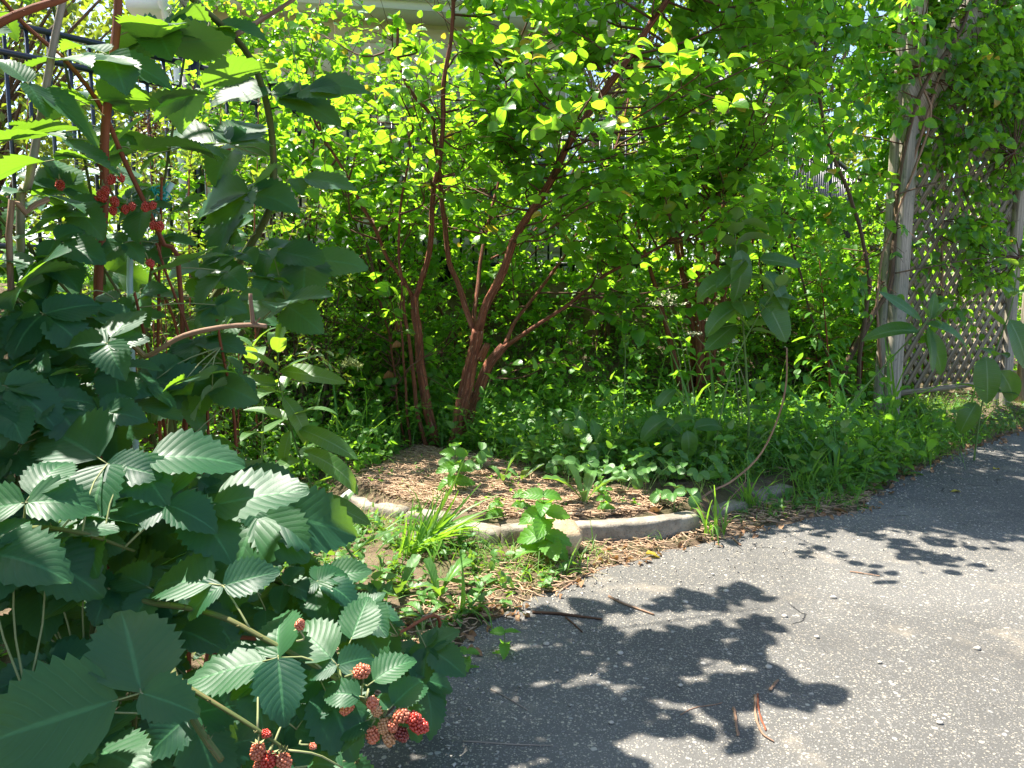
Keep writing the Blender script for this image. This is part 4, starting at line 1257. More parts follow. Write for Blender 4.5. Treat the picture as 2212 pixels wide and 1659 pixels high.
# ------------------------------------------------------------------ climbing vine
def vine():
    b0 = at(1800, 880, 5.55); b0[2] = Hs(b0[0], b0[1])
    root = thing('climbing_vine', b0, 'vigorous climbing vine with glossy pointed leaves covering the lattice screen and post', 'vine')
    stems = [
        ([(1800, 870, 5.55), (1835, 780, 5.5), (1880, 690, 5.5), (1925, 600, 5.5), (1940, 420, 5.52), (1965, 270, 5.46), (2010, 165, 5.42), (2075, 60, 5.6), (2110, -40, 5.7)], 0.030, 0.012, M_BROWNB),
        ([(1850, 870, 5.55), (1858, 770, 5.45), (1875, 640, 5.42), (1865, 520, 5.35), (1840, 420, 5.3), (1795, 330, 5.2), (1772, 230, 5.15), (1778, 120, 5.1), (1795, 0, 5.1), (1800, -90, 5.1)], 0.022, 0.010, M_BROWNB),
        ([(1905, 860, 5.6), (1895, 700, 5.5), (1905, 560, 5.5), (1990, 330, 5.45), (2010, 240, 5.42), (1988, 160, 5.42), (1990, 60, 5.42)], 0.014, 0.008, M_CANE_T),
        ([(1960, 400, 5.55), (2005, 240, 5.5), (2040, 140, 5.6), (2080, 50, 5.7), (2120, -20, 5.8)], 0.013, 0.009, M_CANE_T),
        ([(2040, 700, 5.9), (2035, 400, 5.9), (2045, 180, 5.85), (2090, 40, 5.9)], 0.013, 0.010, M_CANE_T),
        ([(1830, 850, 5.5), (1740, 640, 5.4), (1690, 420, 5.3), (1680, 200, 5.2), (1700, 0, 5.1)], 0.012, 0.006, M_BROWNB),
        ([(1940, 420, 5.45), (2020, 395, 5.45), (2110, 370, 5.6), (2190, 330, 5.8)], 0.008, 0.004, M_BROWNB),
        ([(1935, 590, 5.45), (2020, 575, 5.45), (2100, 560, 5.6), (2200, 555, 5.8)], 0.007, 0.004, M_BROWNB),
    ]
    LP = []
    for pts, r0, r1, m in stems:
        P = px_path(pts, 30)
        P[:, 0] += np.array([mnoise.noise(Vector((p[2] * 4, p[0] * 2, 2))) for p in P]) * 0.03
        mb = MB(); mb.tube(P, np.linspace(r0, r1, 30) / 1.3, 7, rough=0.06)
        part('stem', mb.mesh('stem', m), root)
        LP.append(P)
    LP = np.concatenate(LP)
    T = []
    # bright mass left of the post
    polyA = [(1650, -260), (2000, -260), (1960, 250), (1935, 420), (1930, 560), (1850, 620), (1720, 560), (1660, 420), (1600, 330), (1640, 100)]
    while len(T) < 118:
        u, v = rng.uniform(1560, 2000), rng.uniform(-260, 640)
        if not in_poly(polyA, np.array([u]), np.array([v]))[0]: continue
        if 1770 < u < 1935 and 330 < v < 470 and rng.uniform() < 0.85: continue
        if u > 1860 and rng.uniform() < 0.3: continue
        T.append(at(u, v, 5.35 + rng.normal(0, 0.28) - (0.15 if u < 1800 else 0)))
    nA = len(T)
    # over the lattice: along its plane with leaves in front and behind
    while len(T) < nA + 330:
        s, z = rng.uniform(-0.05, TL + 0.3), rng.uniform(0.75, 3.5)
        if rng.uniform() < (0.82 if z < 1.75 else 0.4 if z < 2.25 else 0): continue
        o = rng.uniform(-0.20, 0.26)
        if s < 0.25 and z < 2.4: o = -abs(o)
        if 0.0 < s < 0.75 and z > 2.1 and o > 0 and rng.uniform() < 0.4: o = -o
        T.append(tframe(s, tz + z, o))
    T = np.array(T)
    tw = MB(); P0, D0 = [], []
    for t in T:
        dd = np.linalg.norm(LP - t, axis=1)
        s = LP[np.argmin(dd)]
        if np.linalg.norm(t - s) < 0.8:
            tw.tube(spline([s, (s + t) / 2 + rng.normal(0, 0.04, 3), t], 6), np.linspace(0.005, 0.0025, 6), 4, r=rng.uniform())
        for k in range(4):
            P0.append(t + rng.normal(0, 0.04, 3)); D0.append(unit(unit(t - s) * 0.4 + rng.normal(0, 0.7, 3) + UP * 0.1 + np.array([0, -0.25, 0])))
    P, D, N, Sz, lines = twig_leaves(np.array(P0), np.array(D0), rng.uniform(0.14, 0.32, len(P0)), 4, 0.094, leaf_up=0.6, droop=0.3, wild=0.35)
    D[:, 2] -= 0.25
    line_tubes(tw, lines, 0.0024, 0.0012)
    part('twigs', tw.mesh('twigs', M_PINK if False else M_TWIG), root, kind='stuff')
    u, v, f = project(P)
    keep = ~((u > 1885) & (u < 1965) & (v > 420) & (f < 5.8) & (rng.uniform(size=len(u)) < 0.9))
    P, D, N, Sz = P[keep], D[keep], N[keep], Sz[keep]
    leaves_parts(root, 'vine_leaf', T_VINE, M_VINE, P, D, N, Sz, 300)
vine()

# ------------------------------------------------------------------ blackberries
FWD = np.array([0, cP, -sP]); RT = np.array([1.0, 0, 0]); SUP = np.array([0, sP, cP])
BL = tpl_meshes('blackberry_leaflet', T_BLACK, M_BLACK)
def curve_mb(pts, r0, r1, seg=5, n=10):
    mb = MB(); mb.tube(spline(pts, n), np.linspace(r0, r1, n), seg); return mb
def depth_of(u, v, tab):
    tab = np.array(tab, float)
    w = 1.0 / (((tab[:, 0] - u) ** 2 + (tab[:, 1] - v) ** 2) + 900.0) ** 1.4
    return float((w * tab[:, 2]).sum() / w.sum())
BTAB = [(-200, 1659, .70), (0, 1659, .72), (400, 1659, .82), (800, 1600, 1.02), (0, 1250, .88), (300, 1250, 1.0), (600, 1180, 1.22), (780, 1320, 1.3),
        (0, 850, 1.12), (300, 850, 1.32), (470, 850, 1.5), (0, 520, 1.4), (300, 520, 1.65), (600, 500, 2.1), (0, 200, 1.6), (300, 200, 1.85), (560, 200, 2.2), (880, 1480, 1.55), (-200, 700, 1.15)]
def leaf3(root, node, dirs, stem_to, lens, normal, five=False):
    """one compound leaf: petiole with leaflets; dirs are world directions"""
    off = world_off(root)
    node = np.asarray(node, float)
    mb = MB()
    st = np.asarray(stem_to, float)
    mb.tube(spline([st, (st + node) / 2 + rng.normal(0, 0.006, 3) + UP * 0.006, node], 6), np.linspace(0.0016, 0.0011, 6), 5)
    starts = []
    for i, d in enumerate(dirs):
        d = unit(d)
        pl = 0.018 if i == 0 else 0.004
        e = node + d * pl * (lens[i] / 0.09)
        mb.tube([node, (node + e) / 2, e], [0.0011, 0.001, 0.0009], 4)
        starts.append((e, d))
    lf = part('leaf', mb.mesh('petiole', M_STEMP), root)
    for i, (e, d) in enumerate(starts):
        n = np.asarray(normal, float) + rng.normal(0, 0.16, 3)
        leaf_obj('leaflet', BL[int(rng.integers(len(BL)))], lf, e, d, n, lens[i], world_off(lf))
    return lf
def scr(a, b, c=0.0):
    """direction from screen right, screen up and away from the camera"""
    return RT * a + SUP * b + FWD * c
def px_leaf(root, u, v, y, leaflets, normal=None, stem=None):
    node = at(u, v, y)
    n = unit(scr(rng.normal(0, .12), 0.62, -0.62)) if normal is None else normal
    dirs, lens = [], []
    for (a, b, px) in leaflets:
        d = scr(a, b)
        d = d - n * np.dot(d, n)
        vis = max(0.35, np.linalg.norm(d - FWD * np.dot(d, FWD)))
        d = unit(d)
        flat_ = math.hypot(np.dot(d, RT), np.dot(d, SUP))
        dirs.append(d); lens.append(px / FPX * y * 1.02 / max(0.5, flat_))
    if stem is None:
        md = unit(-sum(dirs) + 1e-3)
        stem = node + md * 0.05 + FWD * 0.05 - UP * 0.03
    return leaf3(root, node, dirs, stem, lens, n)
def auto_leaf(root, node, out, size, normal, LP):
    """compound leaf with three or five leaflets pointing out"""
    out = unit(out); n = unit(normal); out = unit(out - n * np.dot(out, n))
    sd = np.cross(n, out)
    five = rng.uniform() < 0.3
    dirs = [out, unit(out * 0.25 + sd), unit(out * 0.25 - sd)]
    lens = [size * 1.1, size * 0.85, size * 0.85]
    if five:
        dirs = [out, unit(out * 0.62 + sd), unit(out * 0.62 - sd), unit(-out * 0.35 + sd), unit(-out * 0.35 - sd)]
        lens = [size * 1.05, size * 0.92, size * 0.92, size * 0.66, size * 0.66]
    if LP is not None:
        dd = np.linalg.norm(LP - node, axis=1); k = int(np.argmin(dd))
        st = LP[k] if dd[k] < 0.22 else node - out * 0.06 - n * 0.03
    else:
        st = node - out * 0.06 - n * 0.03
    return leaf3(root, node, dirs, st, [l * rng.uniform(0.85, 1.12) for l in lens], n)
def cane(root, pts, r0, r1, mat, n=30, thorns=True, name='cane'):
    P = spline(pts, n)
    mb = MB(); rad = np.linspace(r0, r1, n)
    mb.tube(P, rad, 8, rough=0.03)
    if thorns:
        for k in range(int(n * 0.9)):
            i = int(rng.integers(1, n - 1)); a = unit(rng.normal(size=3)); t = unit(P[i + 1] - P[i]); a = unit(a - t * np.dot(a, t))
            b = P[i] + a * rad[i] * 0.8
            mb.tube([b, b + a * 0.005 - t * 0.002], [0.0016, 0.0002], 4, cap=False)
    part(name, mb.mesh(name, mat), root)
    return P
# berry shared meshes
def berry_mesh(seed):
    g = np.random.default_rng(seed)
    b = bmesh.new(); bmesh.ops.create_icosphere(b, subdivisions=1, radius=1.0)
    V0 = np.array([v.co for v in b.verts]); F0 = np.array([[v.index for v in f.verts] for f in b.faces]); b.free()
    mb = MB()
    n = 58
    for k in range(n):
        z = 1 - 2 * (k + 0.5) / n; a = k * 2.39996
        rr = math.sqrt(1 - z * z)
        c = np.array([rr * math.cos(a) * 0.8, rr * math.sin(a) * 0.8, z * 1.05])
        c[:2] *= 1.0 - 0.22 * max(0, -z)
        c += g.normal(0, .045, 3)
        mb.add(c + V0 * g.uniform(0.21, 0.31), None, F0)
    mb.add(V0 * np.array([0.75, 0.75, 0.95]), None, F0)
    return mb.mesh('berry', M_BERRY)
BERRIES = [berry_mesh(s) for s in range(3)]
def calyx_mesh():
    mb = MB()
    for k in range(5):
        a = k * 1.2566
        d = np.array([math.cos(a), math.sin(a), 0]); s = np.array([-math.sin(a), math.cos(a), 0])
        mb.add([d * 0.15 - s * 0.22, d * 0.15 + s * 0.22, d * 0.62 + s * 0.2 + UP * 0.12, d * 0.62 - s * 0.2 + UP * 0.12, d * 1.05 + UP * 0.32], [(0, 1, 2, 3)], [(3, 2, 4)])
    return mb.mesh('calyx', M_STEMP)
CALYX = calyx_mesh()
RED, PALE, TAN, DARK = (0.50, 0.030, 0.022, 1), (0.58, 0.17, 0.09, 1), (0.50, 0.27, 0.12, 1), (0.16, 0.006, 0.014, 1)
def berry(root, u, v, y, colr, px, stem_px, tilt=(0, 0)):
    p = at(u, v, y)
    s = px / FPX * y / 2 / 1.15
    o = bpy.data.objects.new('berry', BERRIES[int(rng.integers(3))])
    o.color = colr
    off = world_off(root)
    o.location = Vector(p) - off
    sp = at(stem_px[0], stem_px[1], y + 0.005)
    ax = unit(sp - p)
    o.rotation_mode = 'QUATERNION'
    o.rotation_quaternion = Vector(ax).to_track_quat('Z', 'Y')
    o.scale = (s, s, s)
    link(o, root)
    c = bpy.data.objects.new('calyx', CALYX)
    c.location = (0, 0, 1.05); c.rotation_euler = (0, 0, rng.uniform(0, 6))
    link(c, o)
    top = p + ax * s * 1.1
    part('fruit_stalk', curve_mb([top, (top + sp) / 2 + rng.normal(0, 0.003, 3), sp], 0.0011, 0.0014, 5, 6).mesh('fruit_stalk', M_STEMP), root)

def gz(p):
    return np.array([p[0], p[1], Hs(p[0], p[1]) - 0.01])
# --- low fruiting cane beside the asphalt
fb = gz(at(250, 1500, 1.05))
fruit = thing('fruiting_blackberry_cane', fb, 'low blackberry cane with sunlit leaves and red berries leaning over the asphalt', 'blackberry plant', 'blackberry canes of the thicket')
C1 = cane(fruit, [fb, at(200, 1330, 1.12), at(330, 1305, 1.06), at(470, 1330, 1.02), at(580, 1385, 1.0), at(700, 1450, .98), at(770, 1500, .97), at(812, 1540, .96), at(840, 1560, .96)], 0.0052, 0.0018, M_CANE_G, 36)
C2 = cane(fruit, [fb, at(300, 1420, .98), at(400, 1480, .92), at(530, 1560, .90), at(590, 1600, .90), at(625, 1625, .90)], 0.0042, 0.0016, M_CANE_G, 28)
C2b = cane(fruit, [fb + [0.02, 0, 0], at(330, 1400, 1.0), at(390, 1500, .86), at(430, 1575, .80), at(478, 1642, .77)], 0.0040, 0.0040, M_CANE_G, 14)
for (u, v, col_, px, st) in ((648, 1349, PALE, 27, (640, 1385)), (782, 1450, PALE, 40, (745, 1462)), (749, 1528, PALE, 36, (770, 1500)), (805, 1519, PALE, 34, (815, 1545)),
                         (814, 1535, TAN, 30, (818, 1550)), (867, 1545, PALE, 40, (838, 1556)), (830, 1568, TAN, 36, (838, 1548)), (848, 1566, PALE, 32, (842, 1550)),
                         (806, 1588, PALE, 38, (810, 1555)), (841, 1594, TAN, 38, (840, 1560)), (868, 1586, DARK, 36, (848, 1560)), (893, 1552, RED, 38, (862, 1552)), (906, 1568, RED, 42, (868, 1556)),
                         (556, 1624, PALE, 40, (560, 1585)), (580, 1645, RED, 44, (590, 1600)), (614, 1646, PALE, 40, (600, 1606)), (560, 1660, PALE, 36, (572, 1615)), (575, 1585, RED, 24, (548, 1578)), (676, 1612, PALE, 18, (650, 1600))):
    berry(fruit, u, v, .955 if u > 700 else .90, col_, px, st)
px_leaf(fruit, 601, 1421, .98, [(-.95, -.30, 172), (-.22, .97, 104), (.25, -.97, 104)], stem=C1[22])
px_leaf(fruit, 482, 1265, 1.04, [(-.96, .26, 170), (.91, .41, 116), (-.70, -.71, 98)], stem=C1[16])
px_leaf(fruit, 729, 1437, .98, [(-.62, .78, 128), (.89, .45, 86), (-.90, -.42, 68)], stem=C1[25])
px_leaf(fruit, 752, 1398, 1.02, [(.18, .98, 84)], stem=C1[24])
px_leaf(fruit, 793, 1482, .97, [(.66, .75, 100)], stem=C1[27])
px_leaf(fruit, 793, 1508, .955, [(-.98, .2, 92)], stem=C1[28])
px_leaf(fruit, 838, 1534, .955, [(.54, .84, 78), (-.3, .95, 40)], stem=C1[32])
px_leaf(fruit, 804, 1552, .97, [(-.86, -.5, 76), (.3, -.9, 40)], stem=C1[31])
px_leaf(fruit, 860, 1508, 1.0, [(.35, -.94, 74), (.8, .6, 66)], stem=C1[33])
px_leaf(fruit, 690, 1465, 1.0, [(.35, -.93, 140), (-.75, -.65, 90)], stem=C1[25])
px_leaf(fruit, 332, 1210 + 65, 1.08, [(-.8, .55, 105), (.95, .3, 60), (-.35, -.9, 70)], stem=C1[9])
px_leaf(fruit, 556, 1480, .96, [(-.45, .85, 92), (-.95, -.2, 75), (.25, -.95, 75)], stem=C2[18])
px_leaf(fruit, 740, 1659, .93, [(-.25, .97, 150), (-.9, .3, 90)], stem=C2[26])
px_leaf(fruit, 640, 1575, .95, [(.30, .95, 92), (.9, -.3, 60)], stem=C2[22])

# --- big shaded leaves in front
sb = gz(at(-60, 1500, 1.0))
shade = thing('shaded_blackberry_cane', sb, 'blackberry cane carrying the very large dark shaded leaves beside the berries', 'blackberry plant', 'blackberry canes of the thicket')
C3 = cane(shade, [sb, at(60, 1480, .98), at(160, 1500, .90), at(250, 1510, .82), at(310, 1502, .77)], 0.004, 0.0018, M_CANE_G, 22)
C4 = cane(shade, [sb, at(-50, 1250, 1.0), at(40, 1150, 1.0), at(160, 1148, 1.0), at(290, 1190, 1.08)], 0.006, 0.002, M_CANE_G, 24)
px_leaf(shade, 304, 1497, .76, [(-.89, -.45, 285), (-.33, .94, 200), (.94, -.34, 136)], stem=C3[20])
px_leaf(shade, 54, 1086, .98, [(.15, .99, 96), (.97, .26, 145), (-.9, -.3, 150)], stem=C4[12])
px_leaf(shade, -50, 1195, .92, [(.96, -.25, 190), (.3, .95, 110)], stem=C4[9])
px_leaf(shade, 232, 1002, 1.12, [(-.74, .67, 196), (.9, -.3, 120), (.1, -1, 110)], stem=C4[18])
px_leaf(shade, 289, 990, 1.13, [(.97, .22, 190), (.5, -.85, 120)], stem=C4[20])
px_leaf(shade, 361, 1090, 1.10, [(0.02, 1.0, 112), (-.8, -.5, 110), (.85, -.45, 120)], stem=C4[22])
px_leaf(shade, 425, 1098, 1.14, [(.95, .30, 200), (.55, -.8, 130)], stem=C4[22])
px_leaf(shade, 200, 1120, 1.08, [(.4, -.9, 90), (-.6, -.8, 90)], stem=C4[16])
px_leaf(shade, 232, 742, 1.34, [(.12, .98, 82), (-.97, .15, 118), (.9, .35, 78), (.4, -.9, 80)])
px_leaf(shade, 225, 890, 1.28, [(-.95, .25, 95), (.9, -.15, 90), (.0, -1, 70), (.3, .95, 60)])
px_leaf(shade, 560, 1110, 1.3, [(.9, -.1, 190), (-.2, -.95, 150), (.6, -.8, 140)])
px_leaf(shade, 690, 1250, 1.36, [(.9, .25, 95), (-.85, .3, 90), (.3, -.95, 75)])

# --- tall arching cane with hanging leaves
ab = gz(at(330, 1000, 2.35))
arch = thing('arching_blackberry_cane', ab, 'tall thick green blackberry cane arching over with drooping dark leaves', 'blackberry plant', 'blackberry canes of the thicket')
C5 = cane(arch, [ab, at(380, 820, 2.32), at(440, 680, 2.3), at(520, 560, 2.28), at(575, 470, 2.26), at(590, 400, 2.25), at(588, 300, 2.23), at(570, 200, 2.2), at(540, 125, 2.15), at(500, 75, 2.1), at(440, 20, 2.0), at(370, -40, 1.95), at(250, -90, 1.9)], 0.0125, 0.0075, M_CANE_G, 44)
C5b = cane(arch, [C5[32], at(560, 45, 2.2), at(610, 15, 2.22), at(680, -30, 2.3), at(800, -80, 2.4), at(900, -60, 2.45)], 0.0075, 0.004, M_CANE_T, 16)
px_leaf(arch, 538, 418, 2.16, [(0.05, 1.0, 80), (-1.0, -.08, 155), (.88, -.47, 108), (-.1, -1, 125), (.6, .5, 60)], stem=C5[18])
px_leaf(arch, 640, 385, 2.22, [(1.0, 0.0, 105), (.2, -.9, 40)], stem=C5[20])
px_leaf(arch, 585, 200, 2.18, [(.8, -.28, 130), (.95, .25, 110), (-.8, -.4, 110)], stem=C5[24])
px_leaf(arch, 470, 60, 2.05, [(-.9, .05, 120), (.3, -.85, 60), (.9, .1, 100), (-.6, -.8, 90)], stem=C5[33])
px_leaf(arch, 495, 310, 2.1, [(-.95, -.1, 175), (.1, .98, 95), (.55, .75, 90), (-.55, .65, 80)], stem=C5[20])
px_leaf(arch, 510, 318, 2.3, [(-.1, -1, 70), (.9, -.35, 80), (-.7, .5, 60)], stem=C5[20])
px_leaf(arch, 660, 560, 2.25, [(.9, -.1, 110), (.1, -1, 90), (-.8, -.5, 90)], stem=C5[17])
px_leaf(arch, 620, 660, 2.15, [(-.2, .98, 90), (.6, -.7, 90), (-.9, -.1, 100)], stem=C5[14])
px_leaf(arch, 430, 580, 2.1, [(.5, .85, 80), (-.9, .2, 100), (.9, -.3, 100)], stem=C5[13])
px_leaf(arch, 650, 195, 2.15, [(1, 0.0, 120), (.7, -.5, 90), (-.6, .3, 60)], stem=C5b[6])
px_leaf(arch, 345, 72, 1.8, [(.05, 1.0, 100), (-.85, .25, 130), (.85, .35, 110), (-.7, -.45, 110), (.35, -.75, 80)], stem=C5[38])

# --- tall canes at the upper corner: brown, grey and reddish
tb = gz(at(200, 1100, 1.7))
tall = thing('old_blackberry_cane', tb, 'upright reddish brown old blackberry cane standing before the black fence', 'blackberry plant', 'blackberry canes of the thicket')
C6 = cane(tall, [tb, at(212, 700, 1.72), at(225, 440, 1.72), at(226, 300, 1.72), at(238, 180, 1.72), at(252, 60, 1.74), at(262, -60, 1.75), at(300, -200, 1.8)], 0.0105, 0.0085, M_CANE_R, 30)
gb = gz(at(40, 900, 1.6))
grey = thing('dry_cane', gb, 'leaning smooth grey dry cane crossing the fence pickets', 'cane')
C7 = cane(grey, [gb, at(45, 540, 1.56), at(62, 400, 1.55), at(92, 230, 1.55), at(115, 100, 1.55), at(140, -20, 1.55), at(170, -160, 1.55)], 0.0085, 0.006, M_CANE_D, 24, False)
thin = thing('slanting_blackberry_cane', gz(at(380, 900, 1.9)), 'thin slanting purple brown cane running from the top corner down into the leaves', 'blackberry plant', 'blackberry canes of the thicket')
C8 = cane(thin, [gz(at(380, 900, 1.9)), at(392, 640, 1.85), at(350, 520, 1.82), at(268, 345, 1.78), at(220, 235, 1.74), at(150, 140, 1.7), at(60, 60, 1.66), at(5, 0, 1.62), at(-60, -70, 1.6)], 0.0062, 0.004, M_CANE_R, 26)
diag = thing('bowed_cane', gz(at(-120, 900, 1.4)), 'bowed red brown cane crossing the very top corner above the fence', 'cane')
C9 = cane(diag, [gz(at(-120, 900, 1.4)), at(-140, 400, 1.4), at(-100, 140, 1.4), at(-20, 62, 1.4), at(60, 22, 1.42), at(140, -5, 1.45), at(230, -60, 1.5)], 0.009, 0.006, M_CANE_R, 24)
tip = thing('cut_cane', gz(at(200, 1000, 1.45)), 'cut tan cane with an upright side twig sticking out of the dark blackberry leaves', 'cane')
C10 = cane(tip, [gz(at(200, 1000, 1.45)), at(240, 810, 1.45), at(320, 770, 1.42), at(390, 728, 1.40), at(470, 708, 1.38), at(540, 702, 1.37), at(576, 705, 1.37)], 0.0055, 0.0040, M_CANE_T, 26, False)
part('side_twig', curve_mb([at(547, 704, 1.37), at(545, 680, 1.37), at(542, 655, 1.37), at(541, 634, 1.37)], 0.0042, 0.0032, 6, 8).mesh('side_twig', M_CANE_T), tip)
part('side_twig', curve_mb([at(549, 700, 1.37), at(557, 692, 1.365), at(562, 686, 1.36)], 0.0022, 0.0012, 5, 5).mesh('side_twig', M_CANE_T), tip)
st2 = thing('broken_stake', gz(at(110, 1000, 1.5)), 'short broken brown stake upright inside the dark thicket', 'stake')
cane(st2, [gz(at(110, 1000, 1.5)), at(118, 760, 1.5), at(128, 715, 1.5), at(142, 655, 1.5)], 0.007, 0.0065, M_CANE_T, 10, False)
st3 = thing('snapped_cane', gz(at(30, 900, 1.4)), 'snapped light brown cane end pointing up out of the leaves below the grey cane', 'cane')
cane(st3, [gz(at(30, 900, 1.4)), at(20, 560, 1.42), at(60, 458, 1.45), at(104, 430, 1.48)], 0.006, 0.0055, M_CANE_T, 12, False)
for (u, v, y, lf) in ((120, 345, 1.5, [(-.8, .2, 130), (.6, .55, 130), (.5, -.6, 60)]), (0, 310, 1.35, [(.35, .75, 120), (.9, -.4, 150), (-.6, .5, 100)]),
                      (235, 120, 1.66, [(-.4, .55, 110), (.05, -1, 100), (.75, .2, 120)]), (215, 215, 1.7, [(-.85, -.15, 120), (.8, .5, 130), (.2, -.6, 60)]),
                      (130, 130, 1.6, [(.7, .6, 120), (-.8, -.3, 90), (.3, -.9, 90)]), (330, 240, 1.85, [(-.85, -.3, 130), (.8, .3, 120), (.2, .9, 90)]),
                      (140, 300, 1.65, [(.1, .9, 75), (-.9, .1, 110), (.9, -.1, 100)]), (330, 100, 1.8, [(.85, .1, 140), (-.7, -.5, 110), (.0, .9, 90)]),
                      (420, 200, 1.95, [(.9, .1, 150), (-.5, .8, 80), (-.8, -.5, 100)]), (60, 180, 1.5, [(.8, .35, 110), (-.7, .5, 80), (.2, -.9, 80)]),
                      (390, 320, 2.0, [(-.95, .15, 170), (.5, .8, 100), (.5, -.8, 80)]), (290, 330, 1.8, [(.95, -.1, 160), (-.7, .5, 90), (-.4, -.9, 80)])):
    LPa = np.concatenate([C6, C8, C5])
    node = at(u, v, y)
    st = LPa[np.argmin(np.linalg.norm(LPa - node, axis=1))]
    if np.linalg.norm(st - node) > 0.3: st = None
    px_leaf(tall, u, v, y, lf, normal=unit(scr(rng.normal(0, .3), 0.75, -0.15 + rng.normal(0, .25))), stem=st)
# clusters of red berries high up
for k, (u, v, px) in enumerate(((218, 420, 22), (240, 388, 22), (228, 412, 20), (262, 385, 18), (210, 432, 18), (222, 425, 24), (248, 436, 22), (130, 400, 22), (271, 452, 20), (285, 446, 18), (244, 455, 20), (315, 447, 22), (332, 487, 20), (345, 489, 22), (325, 569, 20), (160, 570, 22), (330, 444, 18), (48, 940, 20))):
    berry(tall, u, v, 1.66 if v < 900 else 1.3, RED, px, (u + random.uniform(-14, 14), v - 24))

# --- filling leaves of the thicket
tk = gz(at(100, 1400, 1.2))
SP = [tk + np.array([x, y, 0]) for x, y in ((0, 0.1), (-0.15, 0.3), (0.05, 0.5), (-0.4, 0.2), (0.2, 0.6), (-0.3, 0.7))]
def thicket(label, poly, n, size, seed_canes, back=0.18, name='blackberry_bush', nrm=(0.0, 0.72, -0.5), out=(0.35, -0.45, -0.2), ymin=0.0):
    cen = np.mean(np.array(poly), 0)
    y0 = depth_of(cen[0], cen[1], BTAB)
    b = gz(at(cen[0], min(1600, cen[1] + 500), y0 + 0.25))
    root = thing(name, b, label, 'blackberry plant', 'blackberry canes of the thicket')
    LP = []
    us = [p[0] for p in poly]; vs = [p[1] for p in poly]
    for k in range(seed_canes):
        while True:
            u, v = rng.uniform(min(us), max(us)), rng.uniform(min(vs), max(vs))
            if in_poly(poly, np.array([u]), np.array([v]))[0]: break
        e = at(u, v, depth_of(u, v, BTAB) + 0.12)
        m = (b + e) / 2 + np.array([rng.normal(0, .1), rng.normal(0.1, .1), 0.12])
        LP.append(cane(root, [b + rng.normal(0, 0.03, 3) * [1, 1, 0], m, e, e + unit(e - m) * 0.03 - UP * 0.01], 0.005, 0.002, M_CANE_G if k % 3 else M_CANE_R, 22))
    LP = np.concatenate(LP)
    c = 0
    while c < n:
        u, v = rng.uniform(min(us), max(us)), rng.uniform(min(vs), max(vs))
        if not in_poly(poly, np.array([u]), np.array([v]))[0]: continue
        y = depth_of(u, v, BTAB) + 0.04 + rng.exponential(back)
        node = at(u, v, y)
        if node[2] < Hs(node[0], node[1]) + 0.05: 
            c += 0.2; continue
        nn = scr(nrm[0] + rng.normal(0, .3), nrm[1] + rng.normal(0, .22), nrm[2] + rng.normal(0, .3))
        oo = scr(out[0] + rng.normal(0, .7), out[1] + rng.normal(0, .5), out[2] + rng.normal(0, .4))
        auto_leaf(root, node, oo, size * rng.uniform(0.62, 1.25), nn, LP)
        c += 1
    return root
thicket('dense low blackberry bush in shade around the largest leaves', [(-40, 1150), (260, 1130), (560, 1180), (760, 1290), (850, 1400), (800, 1640), (560, 1690), (-40, 1690)], 84, 0.085, 5)
thicket('dark blackberry bush behind the cut tan cane', [(-40, 640), (420, 600), (560, 800), (430, 920), (560, 1080), (620, 1190), (260, 1150), (-40, 1160)], 88, 0.092, 6)
thicket('blackberry bush in open shade with red berries hanging among its leaves', [(-40, 380), (300, 380), (480, 470), (640, 560), (600, 690), (420, 680), (-40, 680)], 44, 0.095, 7)
thicket('sunlit leafy blackberry tops in front of the picket fence', [(-60, -60), (330, -60), (420, 120), (430, 380), (-60, 400)], 7, 0.085, 3, nrm=(0, .8, -.1))
thicket('small blackberry bush sprawling at the asphalt edge beyond the berries', [(760, 1290), (860, 1330), (960, 1430), (1000, 1470), (900, 1530), (800, 1420)], 15, 0.075, 1, back=0.08)
# tall part of the thicket outside the picture on the sunny side; it shades the leaves in view
ob = gz(np.array([-1.75, 1.6, 0]))
tall2 = thing('tall_blackberry_thicket', ob, 'tall blackberry thicket rising beside the path ahead of the berries', 'blackberry plant', 'blackberry canes of the thicket')
LPs = []
for k in range(9):
    e = np.array([rng.uniform(-2.3, -1.25), rng.uniform(0.9, 2.5), rng.uniform(1.5, 2.4)])
    b = np.array([rng.uniform(-2.1, -1.5), rng.uniform(1.2, 2.2), 0]); b[2] = Hs(b[0], b[1]) - 0.01
    LPs.append(cane(tall2, [b, (b + e) / 2 + [0, 0, .3], e, e + [0.15, -0.05, -.08]], 0.009, 0.004, M_CANE_R if k % 2 else M_CANE_G, 20, False))
Pn, Dn, Nn, Sn = [], [], [], []
GAPS = [at(600, 1420, .98), at(480, 1265, 1.04), at(740, 1430, .98), at(820, 1540, .96), at(120, 1080, 1.0), at(560, 420, 2.1), at(330, 60, 1.8)]
nn_ = 0
